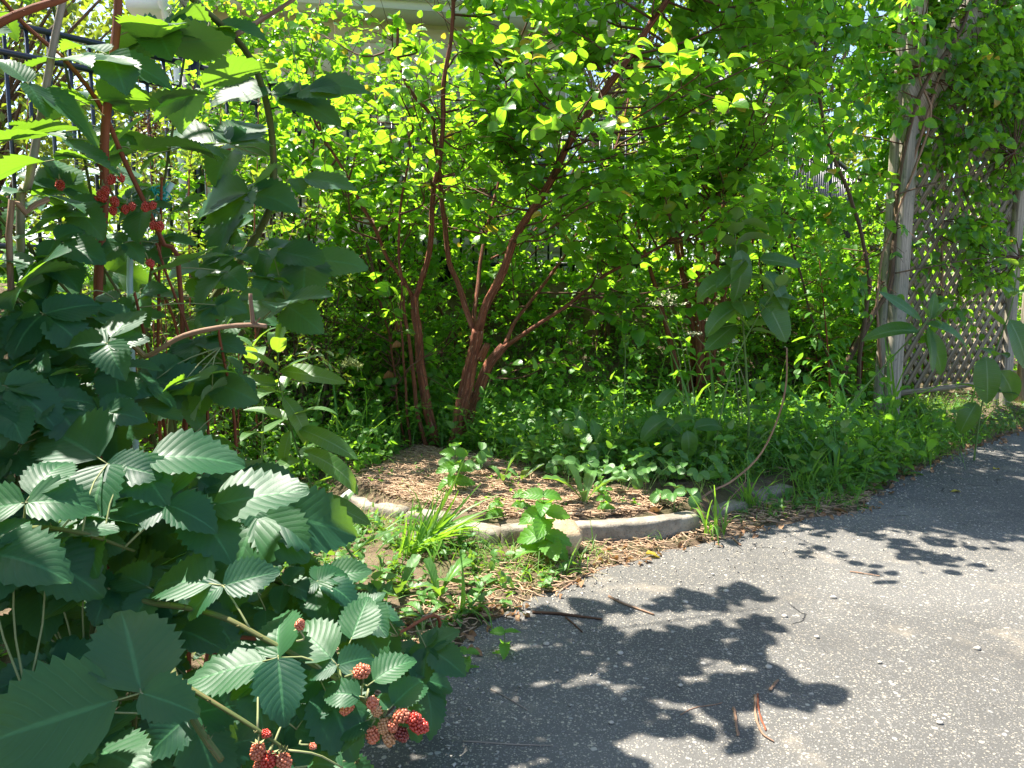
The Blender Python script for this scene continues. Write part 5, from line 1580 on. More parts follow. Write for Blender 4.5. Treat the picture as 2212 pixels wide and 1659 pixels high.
while nn_ < 1200:
    p = np.array([rng.uniform(-2.4, -0.75), rng.uniform(0.5, 2.5), rng.uniform(0.3, 2.5)])
    if nn_ >= 850: p = np.array([rng.uniform(-1.45, -0.7), rng.uniform(0.6, 1.45), rng.uniform(1.1, 2.2)])
    u, v, f = project(p)
    if f[0] > 0.1 and -90 < u[0] < 2300: continue
    if f[0] < 0.45: continue
    if p[1] > 1.35 and p[2] > 1.7: continue
    gap = False
    for gpt in GAPS:
        w = p - gpt; t = np.dot(w, np.array(SUNV))
        if t > 0 and np.linalg.norm(w - t * np.array(SUNV)) < (.2 if gpt[1] < 1.05 and gpt[0] > -.5 else .125): gap = True
    if gap: continue
    o = unit(rng.normal(size=3)); n_ = unit(UP * 0.8 + rng.normal(0, .4, 3)); o = unit(o - n_ * np.dot(o, n_)); sd = np.cross(n_, o)
    for d in (o, unit(o * .3 + sd), unit(o * .3 - sd)):
        Pn.append(p + d * 0.012); Dn.append(d); Nn.append(n_); Sn.append(0.09 * rng.uniform(.8, 1.15))
    nn_ += 1
part('foliage', scatter('foliage', [leaf_tpl(8, 2, .74, .5, .78, .25, .5, .08, seed=s) for s in range(4)], Pn, Dn, Nn, Sn, M_BLACK), tall2, kind='stuff')

# --- canes arching over the path just above the view; their leaves draw the big shadow on the asphalt
ovb = gz(np.array([-1.95, 2.1, 0]))
over = thing('overhanging_blackberry_cane', ovb, 'long blackberry canes arching high over the path edge with large leaves', 'blackberry plant', 'blackberry canes of the thicket')
for pts in ([(-1.9, 2.1, 1.4), (-1.55, 2.2, 2.1), (-1.15, 2.35, 2.3), (-.7, 2.45, 2.28)], [(-1.9, 2.2, 1.4), (-1.5, 2.45, 2.15), (-1.05, 2.7, 2.4), (-.5, 2.85, 2.35)], [(-1.9, 2.0, 1.3), (-1.5, 2.0, 1.95), (-1.15, 2.02, 2.08), (-.85, 2.06, 2.05)]):
    Pc = cane(over, [ovb] + [np.array(q) + [.27 * (q[2] - 1.3), .05, 0] for q in pts], .008, .003, M_CANE_G, 30)
    for i_ in range(15, 30):
        for sg in (-1, 1):
            if rng.uniform() < .3: continue
            tdir = unit(Pc[min(29, i_ + 1)] - Pc[i_ - 1]); sd = unit(np.cross(tdir, UP)) * sg
            nd = Pc[i_] + sd * rng.uniform(.05, .13) + UP * rng.uniform(-.01, .03)
            if nd[2] < 1.03 + .38 * nd[1]: nd[2] = 1.03 + .38 * nd[1]
            auto_leaf(over, nd, sd + tdir * .4, .112 * rng.uniform(.85, 1.15), UP + rng.normal(0, .2, 3), Pc)

for k in range(26):
    nd = np.array([rng.uniform(-1.15, -.2), rng.uniform(2.05, 2.9), 0]); nd[2] = max(1.04 + .385 * nd[1], rng.uniform(1.9, 2.3))
    auto_leaf(over, nd, rng.normal(size=3) * [1, 1, .2], .115 * rng.uniform(.8, 1.2), UP + rng.normal(0, .25, 3), Pc)

# --- stake and teal twine
sk = gz(at(285, 900, 1.85))
stake = thing('garden_stake', sk, 'pale blue green plastic stake leaning among red berries', 'stake')
part('shaft', curve_mb([sk, at(280, 560, 1.85), at(330, 470, 1.85), at(372, 395, 1.85)], 0.0075, 0.0070, 8, 14).mesh('shaft', M_STAKE), stake)
tw = thing('teal_twine', at(345, 430, 1.83), 'teal green twine knotted round the pale stake with loose ends', 'twine')
mb = MB()
for k in range(7):
    c = at(347 + random.uniform(-9, 9), 432 + random.uniform(-18, 16), 1.83)
    a = np.linspace(0, 6.28, 16); 
    ax = unit(rng.normal(size=3)); bx_ = unit(np.cross(ax, rng.normal(size=3))); cx_ = np.cross(ax, bx_)
    mb.tube(c + np.cos(a)[:, None] * bx_ * 0.014 + np.sin(a)[:, None] * cx_ * 0.019, 0.0017, 5, cap=False)
part('knot', mb.mesh('knot', M_TEAL), tw)
for pts in ([(345, 430), (300, 440), (250, 448), (205, 450), (150, 440)], [(340, 440), (330, 480), (322, 497)], [(335, 445), (312, 500), (290, 540), (282, 560)], [(345, 425), (355, 405), (362, 392)]):
    part('loose_end', curve_mb([at(u, v, 1.83) for u, v in pts], 0.0019, 0.0017, 5, 14).mesh('loose_end', M_TEAL), tw)

# ------------------------------------------------------------------ milkweed stems with paired leaves
MK = tpl_meshes('milkweed_leaf', T_MILK, M_MILK)
MKW = tpl_meshes('broad_milkweed_leaf', T_MILKW, M_MILK)
def milkweed(path, label, pairs, size, wide=False, t0=0.2, r=0.0042, extra=(), droop=-0.25, roll=0.0):
    P = spline([at(u, v, y) for u, v, y in path], 26)
    b = P[0].copy(); gzv = Hs(b[0], b[1])
    root = thing('milkweed_plant', (b[0], b[1], gzv), label, 'weed', 'tall milkweed stems')
    if b[2] > gzv + 0.01:
        P = np.vstack([[b[0], b[1], gzv - 0.01], P])
    mb = MB(); mb.tube(P, np.linspace(r, r * 0.5, len(P)), 7); part('stem', mb.mesh('stem', M_STEM), root)
    ms = MKW if wide else MK
    off = world_off(root); n = len(P)
    for k in range(pairs):
        t = t0 + (1 - t0) * k / max(1, pairs - 1)
        i = min(n - 2, int(t * (n - 1))); p = P[i]; d = unit(P[i + 1] - P[i])
        a = k * 1.57 + roll + rng.normal(0, .2)
        x = unit(np.cross(d, [0.2, 1, 0.1])); y_ = np.cross(d, x)
        for sg in (1, -1):
            o = (x * math.cos(a) + y_ * math.sin(a)) * sg
            ld = unit(o + d * (0.35 + 0.5 * t) + UP * (droop + 0.3 * t) + rng.normal(0, .12, 3))
            leaf_obj('leaf', ms[int(rng.integers(len(ms)))], root, p + o * 0.004, ld, d * 0.5 + UP * 0.7 + rng.normal(0, .2, 3), size * (1.1 - 0.45 * max(0, t - .55)) * rng.uniform(.85, 1.1), off)
    for (u, v, y, a, bb, px) in extra:
        leaf_obj('leaf', ms[int(rng.integers(len(ms)))], root, at(u, v, y), scr(a, bb, -0.15), scr(rng.normal(0, .2), .6, -.6), px / FPX * y, off)
    return root
milkweed([(760, 1200, 2.55), (700, 1110, 2.5), (672, 1049, 2.48), (645, 979, 2.46), (622, 901, 2.44), (605, 834, 2.42), (600, 797, 2.4), (601, 750, 2.4)],
         'tall milkweed with long dark narrow leaves beside the blackberry bush', 8, 0.165, t0=0.05,
         extra=((612, 858, 2.43, .66, -.72, 130), (645, 925, 2.42, .9, -.32, 150), (655, 975, 2.44, .93, -.3, 165), (628, 930, 2.43, -.3, -.95, 95), (602, 745, 2.38, .2, .95, 95), (605, 800, 2.4, .95, -.12, 150), (598, 830, 2.4, -.9, .15, 100), (690, 1075, 2.46, .9, -.4, 130)))
milkweed([(560, 1160, 2.6), (564, 1019, 2.6), (568, 885, 2.58), (552, 800, 2.57), (544, 740, 2.56)], 'second milkweed stem close to the thicket with fewer leaves', 5, 0.14, t0=0.25)
milkweed([(1618, 900, 4.0), (1612, 800, 3.95), (1600, 640, 3.9), (1588, 520, 3.85), (1592, 470, 3.85)], 'tall broad leaved milkweed with big hanging leaves near the vine', 8, 0.19, True, t0=0.45, r=0.007, droop=-0.5,
         extra=((1590, 600, 3.82, -.9, -.15, 105), (1600, 540, 3.8, .05, -1, 115), (1655, 585, 3.8, .5, -.85, 95), (1600, 660, 3.84, -.9, -.4, 105), (1650, 640, 3.82, .4, -.85, 110), (1640, 560, 3.85, .9, -.1, 90), (1610, 560, 3.8, -.7, -.6, 90), (1590, 700, 3.9, -.8, -.6, 90)))
milkweed([(1545, 960, 3.9), (1580, 800, 3.85), (1640, 680, 3.8), (1690, 610, 3.75)], 'pale leaning milkweed stem crossing behind the hanging broad leaves', 4, 0.13, True, t0=0.6, r=0.005)
milkweed([(1745, 990, 4.35), (1830, 880, 4.3), (1920, 780, 4.25), (1990, 708, 4.2), (2010, 685, 4.2)], 'leaning milkweed with pale star of leaves in front of the lattice', 1, 0.10, t0=1.0, r=0.006,
         extra=((2000, 700, 4.2, .95, -.25, 125), (1990, 690, 4.2, -.8, .55, 115), (1985, 715, 4.2, -.95, .1, 125), (2000, 715, 4.18, .45, -.9, 115), (2005, 705, 4.17, .1, -1, 100), (2010, 690, 4.2, .55, .8, 60), (2010, 690, 4.2, .1, 1.0, 60)))
milkweed([(2105, 985, 4.6), (2120, 880, 4.55), (2150, 760, 4.5), (2185, 660, 4.45), (2200, 560, 4.4)], 'milkweed with large round dark leaves before the far lattice post', 5, 0.16, True, t0=0.35, r=0.006,
         extra=((2130, 770, 4.45, 0, -1, 105), (2180, 690, 4.4, .4, -.9, 120), (2110, 870, 4.5, -.6, -.8, 80), (2160, 800, 4.5, .5, -.85, 90)))
milkweed([(1520, 1040, 4.1), (1500, 980, 4.0), (1470, 940, 3.95), (1450, 920, 3.9)], 'low milkweed with one bright reflecting leaf behind the bed', 3, 0.14, True, t0=0.4, r=0.005,
         extra=((1485, 930, 3.8, .1, -.95, 70), (1500, 925, 3.85, .75, .3, 75), (1440, 905, 3.9, -.8, -.35, 80), (1420, 880, 4.0, .5, .8, 60)))
milkweed([(1640, 1000, 4.2), (1660, 930, 4.2), (1640, 840, 4.2)], 'short dark milkweed standing in the grass beside the curved twig', 4, 0.13, True, t0=0.3)
milkweed([(1345, 1010, 4.3), (1350, 800, 4.35), (1352, 690, 4.35), (1350, 640, 4.35)], 'upright leafy stalk in the sunny ground cover behind the bed', 7, 0.11, t0=0.4, r=0.004)

# ------------------------------------------------------------------ hydrangea with cream flower heads
def hydrangea(b, heads, label):
    b = np.array([b[0], b[1], Hs(b[0], b[1])])
    root = thing('flowering_shrub', b, label, 'shrub', 'flowering shrubs at the back')
    off = world_off(root); ms = tpl_meshes('weed_leaf', T_WEED, M_WEED)
    for (u, v, y, sz) in heads:
        p = at(u, v, y)
        S_ = spline([b + rng.normal(0, .05, 3) * [1, 1, 0], (b + p) / 2 + [0, 0, .1], p], 12)
        part('stem', curve_mb(S_, 0.005, 0.002, 5, 12).mesh('stem', M_STEMP), root)
        q = p + np.stack([rng.normal(0, 1, 90) * sz, rng.normal(0, 1, 90) * sz * .8, rng.normal(0, 1, 90) * sz * .28], 1)
        part('flower_head', scatter('flower_head', T_CLOV, q, rng.normal(size=(90, 3)) * [1, 1, .4], UP + rng.normal(0, .4, (90, 3)), np.full(90, 0.014), M_FLOWER), root, kind='stuff')
        for k in range(7):
            i = int(rng.integers(4, 11)); a = rng.uniform(0, 6.28)
            leaf_obj('leaf', ms[k % len(ms)], root, S_[i], (math.cos(a), math.sin(a), .1), UP + rng.normal(0, .25, 3), rng.uniform(.08, .12), off)
hydrangea((1.25, 5.1), [(1440, 640, 5.0, .045), (1420, 655, 5.05, .03), (1462, 655, 5.0, .03)], 'leafy shrub with green cream flower heads before the dark red trunks')
hydrangea((1.55, 4.9), [(1540, 695, 4.8, .04), (1560, 705, 4.8, .035), (1500, 720, 4.9, .03), (1580, 735, 4.8, .025)], 'low shrub with cream flower clusters next to the broad leaved milkweed')

# ------------------------------------------------------------------ small plants of the bed
SM = tpl_meshes('strawberry_leaflet', T_STRAW, M_STRAW)
NM = tpl_meshes('nettle_leaf', T_NETTLE, M_WEED)
DM = tpl_meshes('dandelion_leaf', T_DAND, M_STRAW)
def strawberry(u, v, nl, h, label, sz=0.056):
    h *= 1.15 * rng.uniform(.8, 1.2); u += rng.uniform(-14, 14); v += rng.uniform(-10, 6)
    b = ground(u, v)
    root = thing('strawberry_plant', b, label, 'strawberry plant', 'strawberry plants in the bed')
    off = world_off(root)
    for k in range(nl):
        a = k * 2.4 + rng.uniform(-.4, .4)
        rr = rng.uniform(.4, 1.0) * h * 0.8
        e = b + np.array([math.cos(a) * rr, math.sin(a) * rr * .8, h * rng.uniform(.6, 1.05)])
        st = part('leaf', curve_mb([b, (b + e) / 2 + [0, 0, h * .12], e], .0016, .0012, 4, 7).mesh('leaf_stalk', M_STEM), root)
        n = unit(UP * .8 + np.array([math.cos(a), math.sin(a), 0]) * .3 + np.array([0, -.5, 0]) + rng.normal(0, .2, 3))
        o = unit(np.array([math.cos(a), math.sin(a), -.1]) - n * 0.1); sd = np.cross(n, o)
        s = sz * rng.uniform(.8, 1.15)
        for d in (o, unit(o * .12 + sd), unit(o * .12 - sd)):
            leaf_obj('leaflet', SM[int(rng.integers(len(SM)))], st, e, d, n, s, world_off(st))
def nettle(u, v, h, pairs, sz, label, lean=(0, 0), name='broad_leaved_weed', mats=None):
    b = ground(u, v)
    root = thing(name, b, label, 'weed', 'broad leaved weeds')
    off = world_off(root)
    top = b + np.array([lean[0], lean[1], h])
    S_ = spline([b, (b + top) / 2 + rng.normal(0, .008, 3), top], 12)
    part('stem', curve_mb(S_, .0028, .0012, 6, 12).mesh('stem', M_STEM), root)
    ms = mats or NM
    for k in range(pairs):
        t = .3 + .7 * k / max(1, pairs - 1)
        p = S_[int(t * 11)]
        a = k * 1.57 + rng.uniform(-.3, .3)
        for sg in (0, math.pi):
            d = np.array([math.cos(a + sg), math.sin(a + sg), .15 if t > .8 else -.15])
            leaf_obj('leaf', ms[int(rng.integers(len(ms)))], root, p, d, UP + np.array([0, -.75, 0]) + rng.normal(0, .25, 3), sz * (1.15 - .55 * max(0, t - .4)) * rng.uniform(.85, 1.1), off)
def rosette(u, v, n, L, label, up=0.8, name='dandelion_plant'):
    b = ground(u, v)
    root = thing(name, b, label, 'weed', 'dandelion rosettes')
    off = world_off(root)
    for k in range(n):
        a = k * 2.4 + rng.uniform(-.3, .3)
        d = np.array([math.cos(a), math.sin(a), up * rng.uniform(.4, 1.5)])
        leaf_obj('leaf', DM[int(rng.integers(len(DM)))], root, b, d, UP * .7 - np.array([math.cos(a), math.sin(a), 0]) * .6, L * rng.uniform(.75, 1.15), off)
strawberry(985, 1045, 5, .13, 'strawberry plant with round toothed leaves right behind the mint like weed')
strawberry(1030, 1030, 4, .11, 'small strawberry plant at the foot of the red stems')
strawberry(1340, 1075, 5, .14, 'strawberry plant standing tall in the mulch behind the long curved stone')
strawberry(1385, 1085, 5, .16, 'strawberry plant with cupped bright leaves beside the brown curled leaf')
strawberry(1455, 1105, 4, .10, 'strawberry plant with three big leaflets touching the curved twig')
strawberry(1215, 1055, 5, .13, 'strawberry plant in half shade between dandelion leaves and mulch')
strawberry(1270, 1050, 4, .12, 'strawberry plant at the shaded rim of the mulch')
strawberry(1160, 1030, 4, .11, 'strawberry plant behind the upright toothed leaf')
strawberry(1420, 1060, 5, .15, 'strawberry plant hidden among dark weeds behind the bed')
strawberry(1500, 1080, 4, .13, 'strawberry plant beside the grass clump at the stone end')
nettle(985, 1068, .24, 6, .09, 'fresh mint like weed with wrinkled leaves in front of the red trunks')
nettle(1172, 1222, .29, 7, .12, 'bright heart leaved weed growing up across the tan rock', (0.0, .02))
nettle(1140, 1195, .12, 3, .05, 'small weed sprout before the edging stone next to the rock')
nettle(1300, 1075, .12, 5, .045, 'bunched seedling in the mulch of the bed')
nettle(1310, 1110, .11, 5, .045, 'light green seedling close behind the long curved stone')
nettle(1125, 1105, .10, 4, .05, 'seedling in the mulch behind the rounded stone')
nettle(1070, 1120, .08, 4, .05, 'flat seedling in straw behind the edging stones')
nettle(900, 1100, .07, 4, .04, 'tiny seedling in dry grass behind the sloping stone')
nettle(1390, 1040, .16, 5, .055, 'leafy weed with paired leaves at the back of the mulch')
nettle(1480, 1020, .25, 5, .07, 'shaded weed with pointed leaves behind the bed')
nettle(1560, 1060, .25, 5, .065, 'green weed in the shade beside the curved twig')
nettle(1240, 980, .28, 6, .09, 'dark leafy weed in the shade right of the red trunks')
nettle(1130, 960, .30, 6, .09, 'heart leaved weed beneath the low limb of the large shrub')
nettle(1320, 960, .30, 6, .09, 'heart leaved weed in the middle of the shaded patch')
nettle(1400, 990, .26, 6, .085, 'tall shaded weed behind the strawberry plants')
nettle(800, 1010, .2, 5, .07, 'sunlit weed at the edge of the dry grass')
nettle(850, 900, .3, 6, .08, 'sunny weed beside the thin stems of the large shrub')
nettle(700, 930, .3, 6, .08, 'sunny weed behind the milkweed leaves')
nettle(1800, 1000, .25, 5, .07, 'weed in tall grass between the twig and the lattice post')
nettle(1960, 960, .25, 6, .07, 'weed standing right under the lattice bottom rail')
nettle(2060, 950, .2, 5, .06, 'weed by the asphalt below the far lattice')
nettle(1090, 1440, .10, 3, .055, 'lone small weed growing on the asphalt edge near the berries', name='asphalt_weed')
nettle(1010, 1470, .08, 3, .05, 'ragged weed half eaten at the asphalt edge', name='asphalt_weed')
rosette(1085, 1045, 3, .17, 'dandelion with tall upright toothed leaf in the bed', 2.2)
rosette(1125, 1040, 3, .17, 'dandelion with leaning long leaf beside the upright one', 1.2)
rosette(1250, 1040, 4, .13, 'dandelion drooping in half shade behind the mulch', 1.6)
rosette(950, 1290, 4, .16, 'pale dandelion leaves rising from the grass before the edging', 1.5)
rosette(1040, 1270, 6, .15, 'long flat dandelion leaves lying across the dirt toward the rock', .35)
rosette(860, 1290, 5, .15, 'dandelion rosette in the grass beside the blackberry leaves', .9)
rosette(920, 1340, 5, .12, 'dandelion rosette in shade before the asphalt corner', .7)
rosette(1265, 900, 5, .22, 'tall dandelion with glowing leaf in the sunny ground cover', 1.8)
rosette(1700, 1090, 5, .12, 'flattened leafy weed on the shaded asphalt edge', .4)
rosette(1850, 1095, 7, .12, 'lobed weed lying over the asphalt below the grass', .2)
rosette(1950, 1040, 6, .12, 'bright lobed leaf clump tipping onto the asphalt', .3)

# ------------------------------------------------------------------ grass tufts that can be told apart
def tuft(u, v, n, L, label, spread=.5, mat=M_GRASS, lean=(0, 0)):
    b = ground(u, v)
    P = b + np.stack([rng.normal(0, .02, n), rng.normal(0, .02, n), np.zeros(n)], 1)
    a = rng.uniform(0, 6.28, n); s = rng.uniform(.1, 1, n) * spread
    D = np.stack([np.cos(a) * s + lean[0], np.sin(a) * s + lean[1], np.ones(n)], 1)
    N = np.stack([-np.cos(a), -np.sin(a), np.full(n, .3)], 1)
    o = bpy.data.objects.new('grass_tuft', None); o.location = b; COL.objects.link(o)
    tag(o, label, 'grass tuft', 'grass tufts')
    ms = tpl_meshes('blade_' + mat.name, [(V * np.array([1.6, 1, 1]), Q, UV) for V, Q, UV in T_GRASS], mat)
    off = world_off(o)
    for i in range(n):
        leaf_obj('blade', ms[int(rng.integers(len(ms)))], o, P[i], D[i], N[i], L * rng.uniform(.6, 1.15), off)
tuft(905, 1185, 60, .36, 'dense arching grass tuft spilling before the edging stones', .9, lean=(.9, 0))
tuft(880, 1200, 30, .25, 'grass tuft at the end of the row of edging stones', .8, lean=(.4, -.2))
tuft(1545, 1160, 16, .26, 'tall seeding grass tuft at the end of the long curved stone', .45)
tuft(1300, 1200, 12, .12, 'small grass tuft between rock and curved stone', .6)
tuft(1255, 1215, 10, .12, 'small grass tuft at the foot of the tan rock', .6)
tuft(1425, 1175, 6, .07, 'tiny grass tuft against the face of the curved stone', .6)
tuft(1380, 1170, 5, .06, 'tiny green sprout at the curved stone face', .6)
tuft(780, 980, 18, .35, 'bright arching foxtail grass tuft before the dark hedge', .5)
tuft(1740, 1060, 26, .32, 'shaded grass tuft near the curved twig', .6)
tuft(1880, 1010, 34, .30, 'grass tuft at the foot of the lattice post', .6)
tuft(1990, 1000, 28, .28, 'grass tuft under the lattice', .7)
tuft(1800, 1050, 30, .30, 'grass tuft leaning over the shaded asphalt edge', .8, lean=(0, -.4))
tuft(1000, 1330, 14, .20, 'thin grass tuft reaching over the asphalt corner', .9, lean=(.3, -.3))
tuft(1620, 1080, 20, .25, 'grass tuft behind the shaded edging stones', .6)
# foxtail seed head
fx = at(778, 795, 3.9)
ft = thing('foxtail_grass', ground(790, 985), 'foxtail grass stalk with nodding green seed head before the dark hedge', 'grass')
b = np.array(ft.location)
part('stalk', curve_mb([b, (b + fx) / 2 + [.02, 0, .08], fx], .0022, .0012, 4, 12).mesh('stalk', M_GRASS), ft)
ts = np.linspace(0, 1, 160)
axp = np.stack([fx[0] - .085 * ts, np.full(160, fx[1]), fx[2] + .035 * np.sin(ts * 2.6)], 1)
part('seed_head', scatter('seed_head', T_NEED, axp, rng.normal(size=(160, 3)), rng.normal(size=(160, 3)), np.full(160, .030), M_SEEDG), ft, kind='stuff')

# ------------------------------------------------------------------ ground cover: grass, weeds, mulch (nobody could count these)
mulch_px = [(760, 1075), (830, 1012), (900, 972), (1040, 992), (1160, 1032), (1330, 1066), (1460, 1092), (1510, 1118), (1280, 1126), (1170, 1135), (1080, 1150), (985, 1140), (860, 1108)]
MULCH = [tuple(flat(u, v, .06)[:2]) for u, v in mulch_px]
def scatter_ground(n, xr, yr, keep):
    out = []
    got = 0
    while got < n:
        x, y = rng.uniform(*xr, n), rng.uniform(*yr, n)
        m = keep(x, y)
        out.append(np.stack([x[m], y[m]], 1)); got += int(m.sum())
    q = np.concatenate(out)[:n]
    return np.column_stack([q, H(q[:, 0], q[:, 1])])
def nz(x, y, s, o=0.0):
    return np.array([mnoise.noise(Vector((a * s, b * s, o))) for a, b in zip(x, y)])
def edging_zone(x, y):
    d = poly_dist(BED, x, y)
    return (d > -0.03) & (d < 0.11) & (x < 1.5) & (x > -0.9) & (y < 4)
def kw(x, y):
    da = poly_dist(ASPH, x, y)
    return ~((np.hypot(x - 2.72, y - 5.3) < .33) & (np.sin(x * 91 + y * 57) < .5)) & (da < -0.03) & ~in_poly(MULCH, x, y) & ~edging_zone(x, y)
def blades(name, label, n, xr, yr, keep, L, mat, up=1.0, wide=1.0):
    P = scatter_ground(n, xr, yr, keep)
    a = rng.uniform(0, 6.28, n); s = rng.uniform(.1, 1.0, n)
    D = np.column_stack([np.cos(a) * s, np.sin(a) * s, np.full(n, up) * rng.uniform(.5, 1.2, n)])
    N = np.column_stack([-np.cos(a), -np.sin(a), np.full(n, .4)])
    S_ = L * rng.uniform(.4, 1.2, n) * np.clip(.75 + nz(P[:, 0], P[:, 1], 2.0, L), .35, 1.5)
    me = scatter(name, [(V * np.array([wide, 1, 1]), Q, UV) for V, Q, UV in T_GRASS], P, D, N, S_, mat)
    o = bpy.data.objects.new(name, me); o['kind'] = 'stuff'; tag(o, label, 'grass'); link(o)
# weeds far behind the bed
def cover(name, label, n, xr, yr, keep, tpls, mat, size, hmax, kind='stuff', k=5):
    P0 = scatter_ground(n, xr, yr, keep)
    hh = hmax * rng.uniform(.25, 1, n) * (0.6 + 0.8 * (nz(P0[:, 0], P0[:, 1], 1.3, hmax) + .5))
    hh = np.clip(hh, .03, hmax * 1.4)
    D0 = np.column_stack([rng.normal(0, .35, n), rng.normal(0, .35, n), np.ones(n)])
    P, D, N, Sz, lines = twig_leaves(P0, D0, hh, k, size, leaf_up=.8, wild=.3)
    me = scatter(name, tpls, P, D, N, Sz, mat)
    mb = MB(); line_tubes(mb, lines, .0014, .0007, 3)
    o = bpy.data.objects.new(name, me); o['kind'] = 'stuff'; tag(o, label, 'ground cover'); link(o)
    sm = mb.mesh('stalks', M_STEM); s = part('stalks', sm, o, kind='stuff')
cover('ground_cover', 'sunny carpet of small leaved weeds behind the mulched bed', 1800, (-2.6, 3.2), (3.7, 6.6), kw, T_WEED, M_WEED, .050, .34)
cover('ground_cover', 'fine leaved bright ground cover at the back', 1700, (-1.0, 2.9), (4.2, 6.4), kw, T_CLOV, M_WEED, .024, .34, k=8)
cover('ground_cover', 'taller mixed broad leaved weeds merging into the shrubs', 420, (-2.2, 3.2), (3.9, 6.3), kw, T_NETTLE, M_WEED, .085, .55, k=5)
cover('ground_cover', 'dark broad weeds in the shade behind the strawberry plants', 150, (-.2, 2.2), (3.75, 4.9), kw, T_NETTLE, M_STRAW, .09, .34, k=4)
blades('grass', 'tall thin grass stems standing above the weeds', 700, (-2.2, 3.2), (3.9, 6.2), kw, .6, M_GRASS, 2.4)
cover('ground_cover', 'tall rough weeds covering the bank and terrace behind the fence', 1300, (-3.6, 5.0), (6.0, 9.6), lambda x, y: terrace_s(x, y) > -.7, T_WEED, M_WEED, .075, .5, k=5)
cover('ground_cover', 'weeds on the terrace beyond the fence pickets', 700, (-7, -2.4), (3.2, 8), lambda x, y: terrace_s(x, y) > -.5, T_WEED, M_WEED, .075, .5, k=5)
cover('ground_cover', 'low broad leaved weeds between blackberries, edging and asphalt', 330, (-1.2, .25), (2.0, 3.3), kw, T_WEED, M_STRAW, .042, .09, k=3)
cover('ground_cover', 'small seedlings scattered over the mulch', 85, (-.7, 1.0), (3.15, 4.4), lambda x, y: in_poly(MULCH, x, y) & ~edging_zone(x, y), T_SMALL, M_WEED, .024, .05, k=3)
cover('ground_cover', 'shaded weeds along the asphalt edge below the lattice', 520, (1.0, 5.0), (3.3, 6.6), lambda x, y: kw(x, y) & (poly_dist(ASPH, x, y) > -.8), T_SMALL, M_STRAW, .034, .14, k=4)
cover('ground_cover', 'leaf carpet under the blackberry thicket', 300, (-2.4, -.3), (.4, 2.4), kw, T_WEED, M_BLACK, .06, .2, k=4)
blades('grass', 'grass growing between the blackberry bush and the concrete edging', 2600, (-1.2, .3), (1.9, 3.3), kw, .10, M_GRASS)
blades('grass', 'long grass along the shaded asphalt edge below the lattice', 5200, (.9, 5.0), (3.2, 6.6), lambda x, y: kw(x, y) & (poly_dist(ASPH, x, y) > -1.1), .20, M_GRASS, 1.2)
blades('grass', 'scattered grass among the weeds behind the bed', 4200, (-2.6, 3.0), (3.7, 6.4), kw, .28, M_GRASS, 1.4)
blades('dry_grass', 'dry straw coloured grass matted over the end of the edging', 1500, (-1.0, -.25), (3.25, 4.1), lambda x, y: (poly_dist(ASPH, x, y) < -.1), .09, M_DRYG, .35)
blades('dry_grass', 'dry grass bits at the asphalt corner before the rock', 1300, (-.75, .6), (2.1, 3.05), lambda x, y: (poly_dist(ASPH, x, y) < .05) & (poly_dist(ASPH, x, y) > -.45), .075, M_DRYG, .18)
def mulch(name, label, n, xr, yr, keep, L, mat=M_STRAWS, z=.006):
    P = scatter_ground(n, xr, yr, keep)
    a = rng.normal(0.1, .8, n)
    l = L * rng.uniform(.3, 1.4, n)
    d = np.column_stack([np.cos(a), np.sin(a), rng.normal(0, .12, n)])
    m = P + np.column_stack([np.zeros(n), np.zeros(n), z + rng.uniform(0, .014, n)])
    bend = rng.normal(0, .12, (n, 3)) * l[:, None] * [1, 1, .3]
    lines = np.stack([m - d * l[:, None] / 2, m - d * l[:, None] / 6 + bend, m + d * l[:, None] / 6 + bend, m + d * l[:, None] / 2], 1)
    mb = MB(); line_tubes(mb, lines, rng.uniform(.0016, .0045, n), rng.uniform(.0008, .002, n), 4)
    o = bpy.data.objects.new(name, mb.mesh(name, mat)); o['kind'] = 'stuff'; tag(o, label, 'mulch'); link(o)
mulch('mulch', 'shredded bark strips and straw covering the bed at the red trunks', 5200, (-.8, 1.1), (3.1, 4.9), lambda x, y: in_poly(MULCH, x, y) & ~edging_zone(x, y), .085)
mulch('mulch', 'bits of bark and twig scattered along the asphalt edge', 1500, (-.7, 1.9), (1.8, 4.2), lambda x, y: (poly_dist(ASPH, x, y) < .06) & (poly_dist(ASPH, x, y) > -.30) & ~edging_zone(x, y), .045)
mulch('mulch', 'dry stalks on the shaded soil behind the bed', 1400, (-2.2, 3), (3.8, 6.2), kw, .12)
grit = scatter_ground(900, (-.6, 3.4), (1.5, 5.6), lambda x, y: (poly_dist(ASPH, x, y) > 0) & (poly_dist(ASPH, x, y) < .45 * rng.uniform(size=np.shape(x)) ** 2 + .05))
grit[:, 2] = AZ
gq = grit[:, None, :] + np.stack([np.zeros((900, 4)), np.zeros((900, 4)), np.linspace(0, .004, 4)[None].repeat(900, 0)], 2) + rng.normal(0, .002, (900, 4, 3)) * [1, 1, 0]
gmb = MB(); line_tubes(gmb, gq, rng.uniform(.0015, .005, 900), rng.uniform(.001, .003, 900), 5)
go = bpy.data.objects.new('grit', gmb.mesh('grit', M_PEB)); go['kind'] = 'stuff'; tag(go, 'loose grit washed along the asphalt edge', 'grit'); link(go)
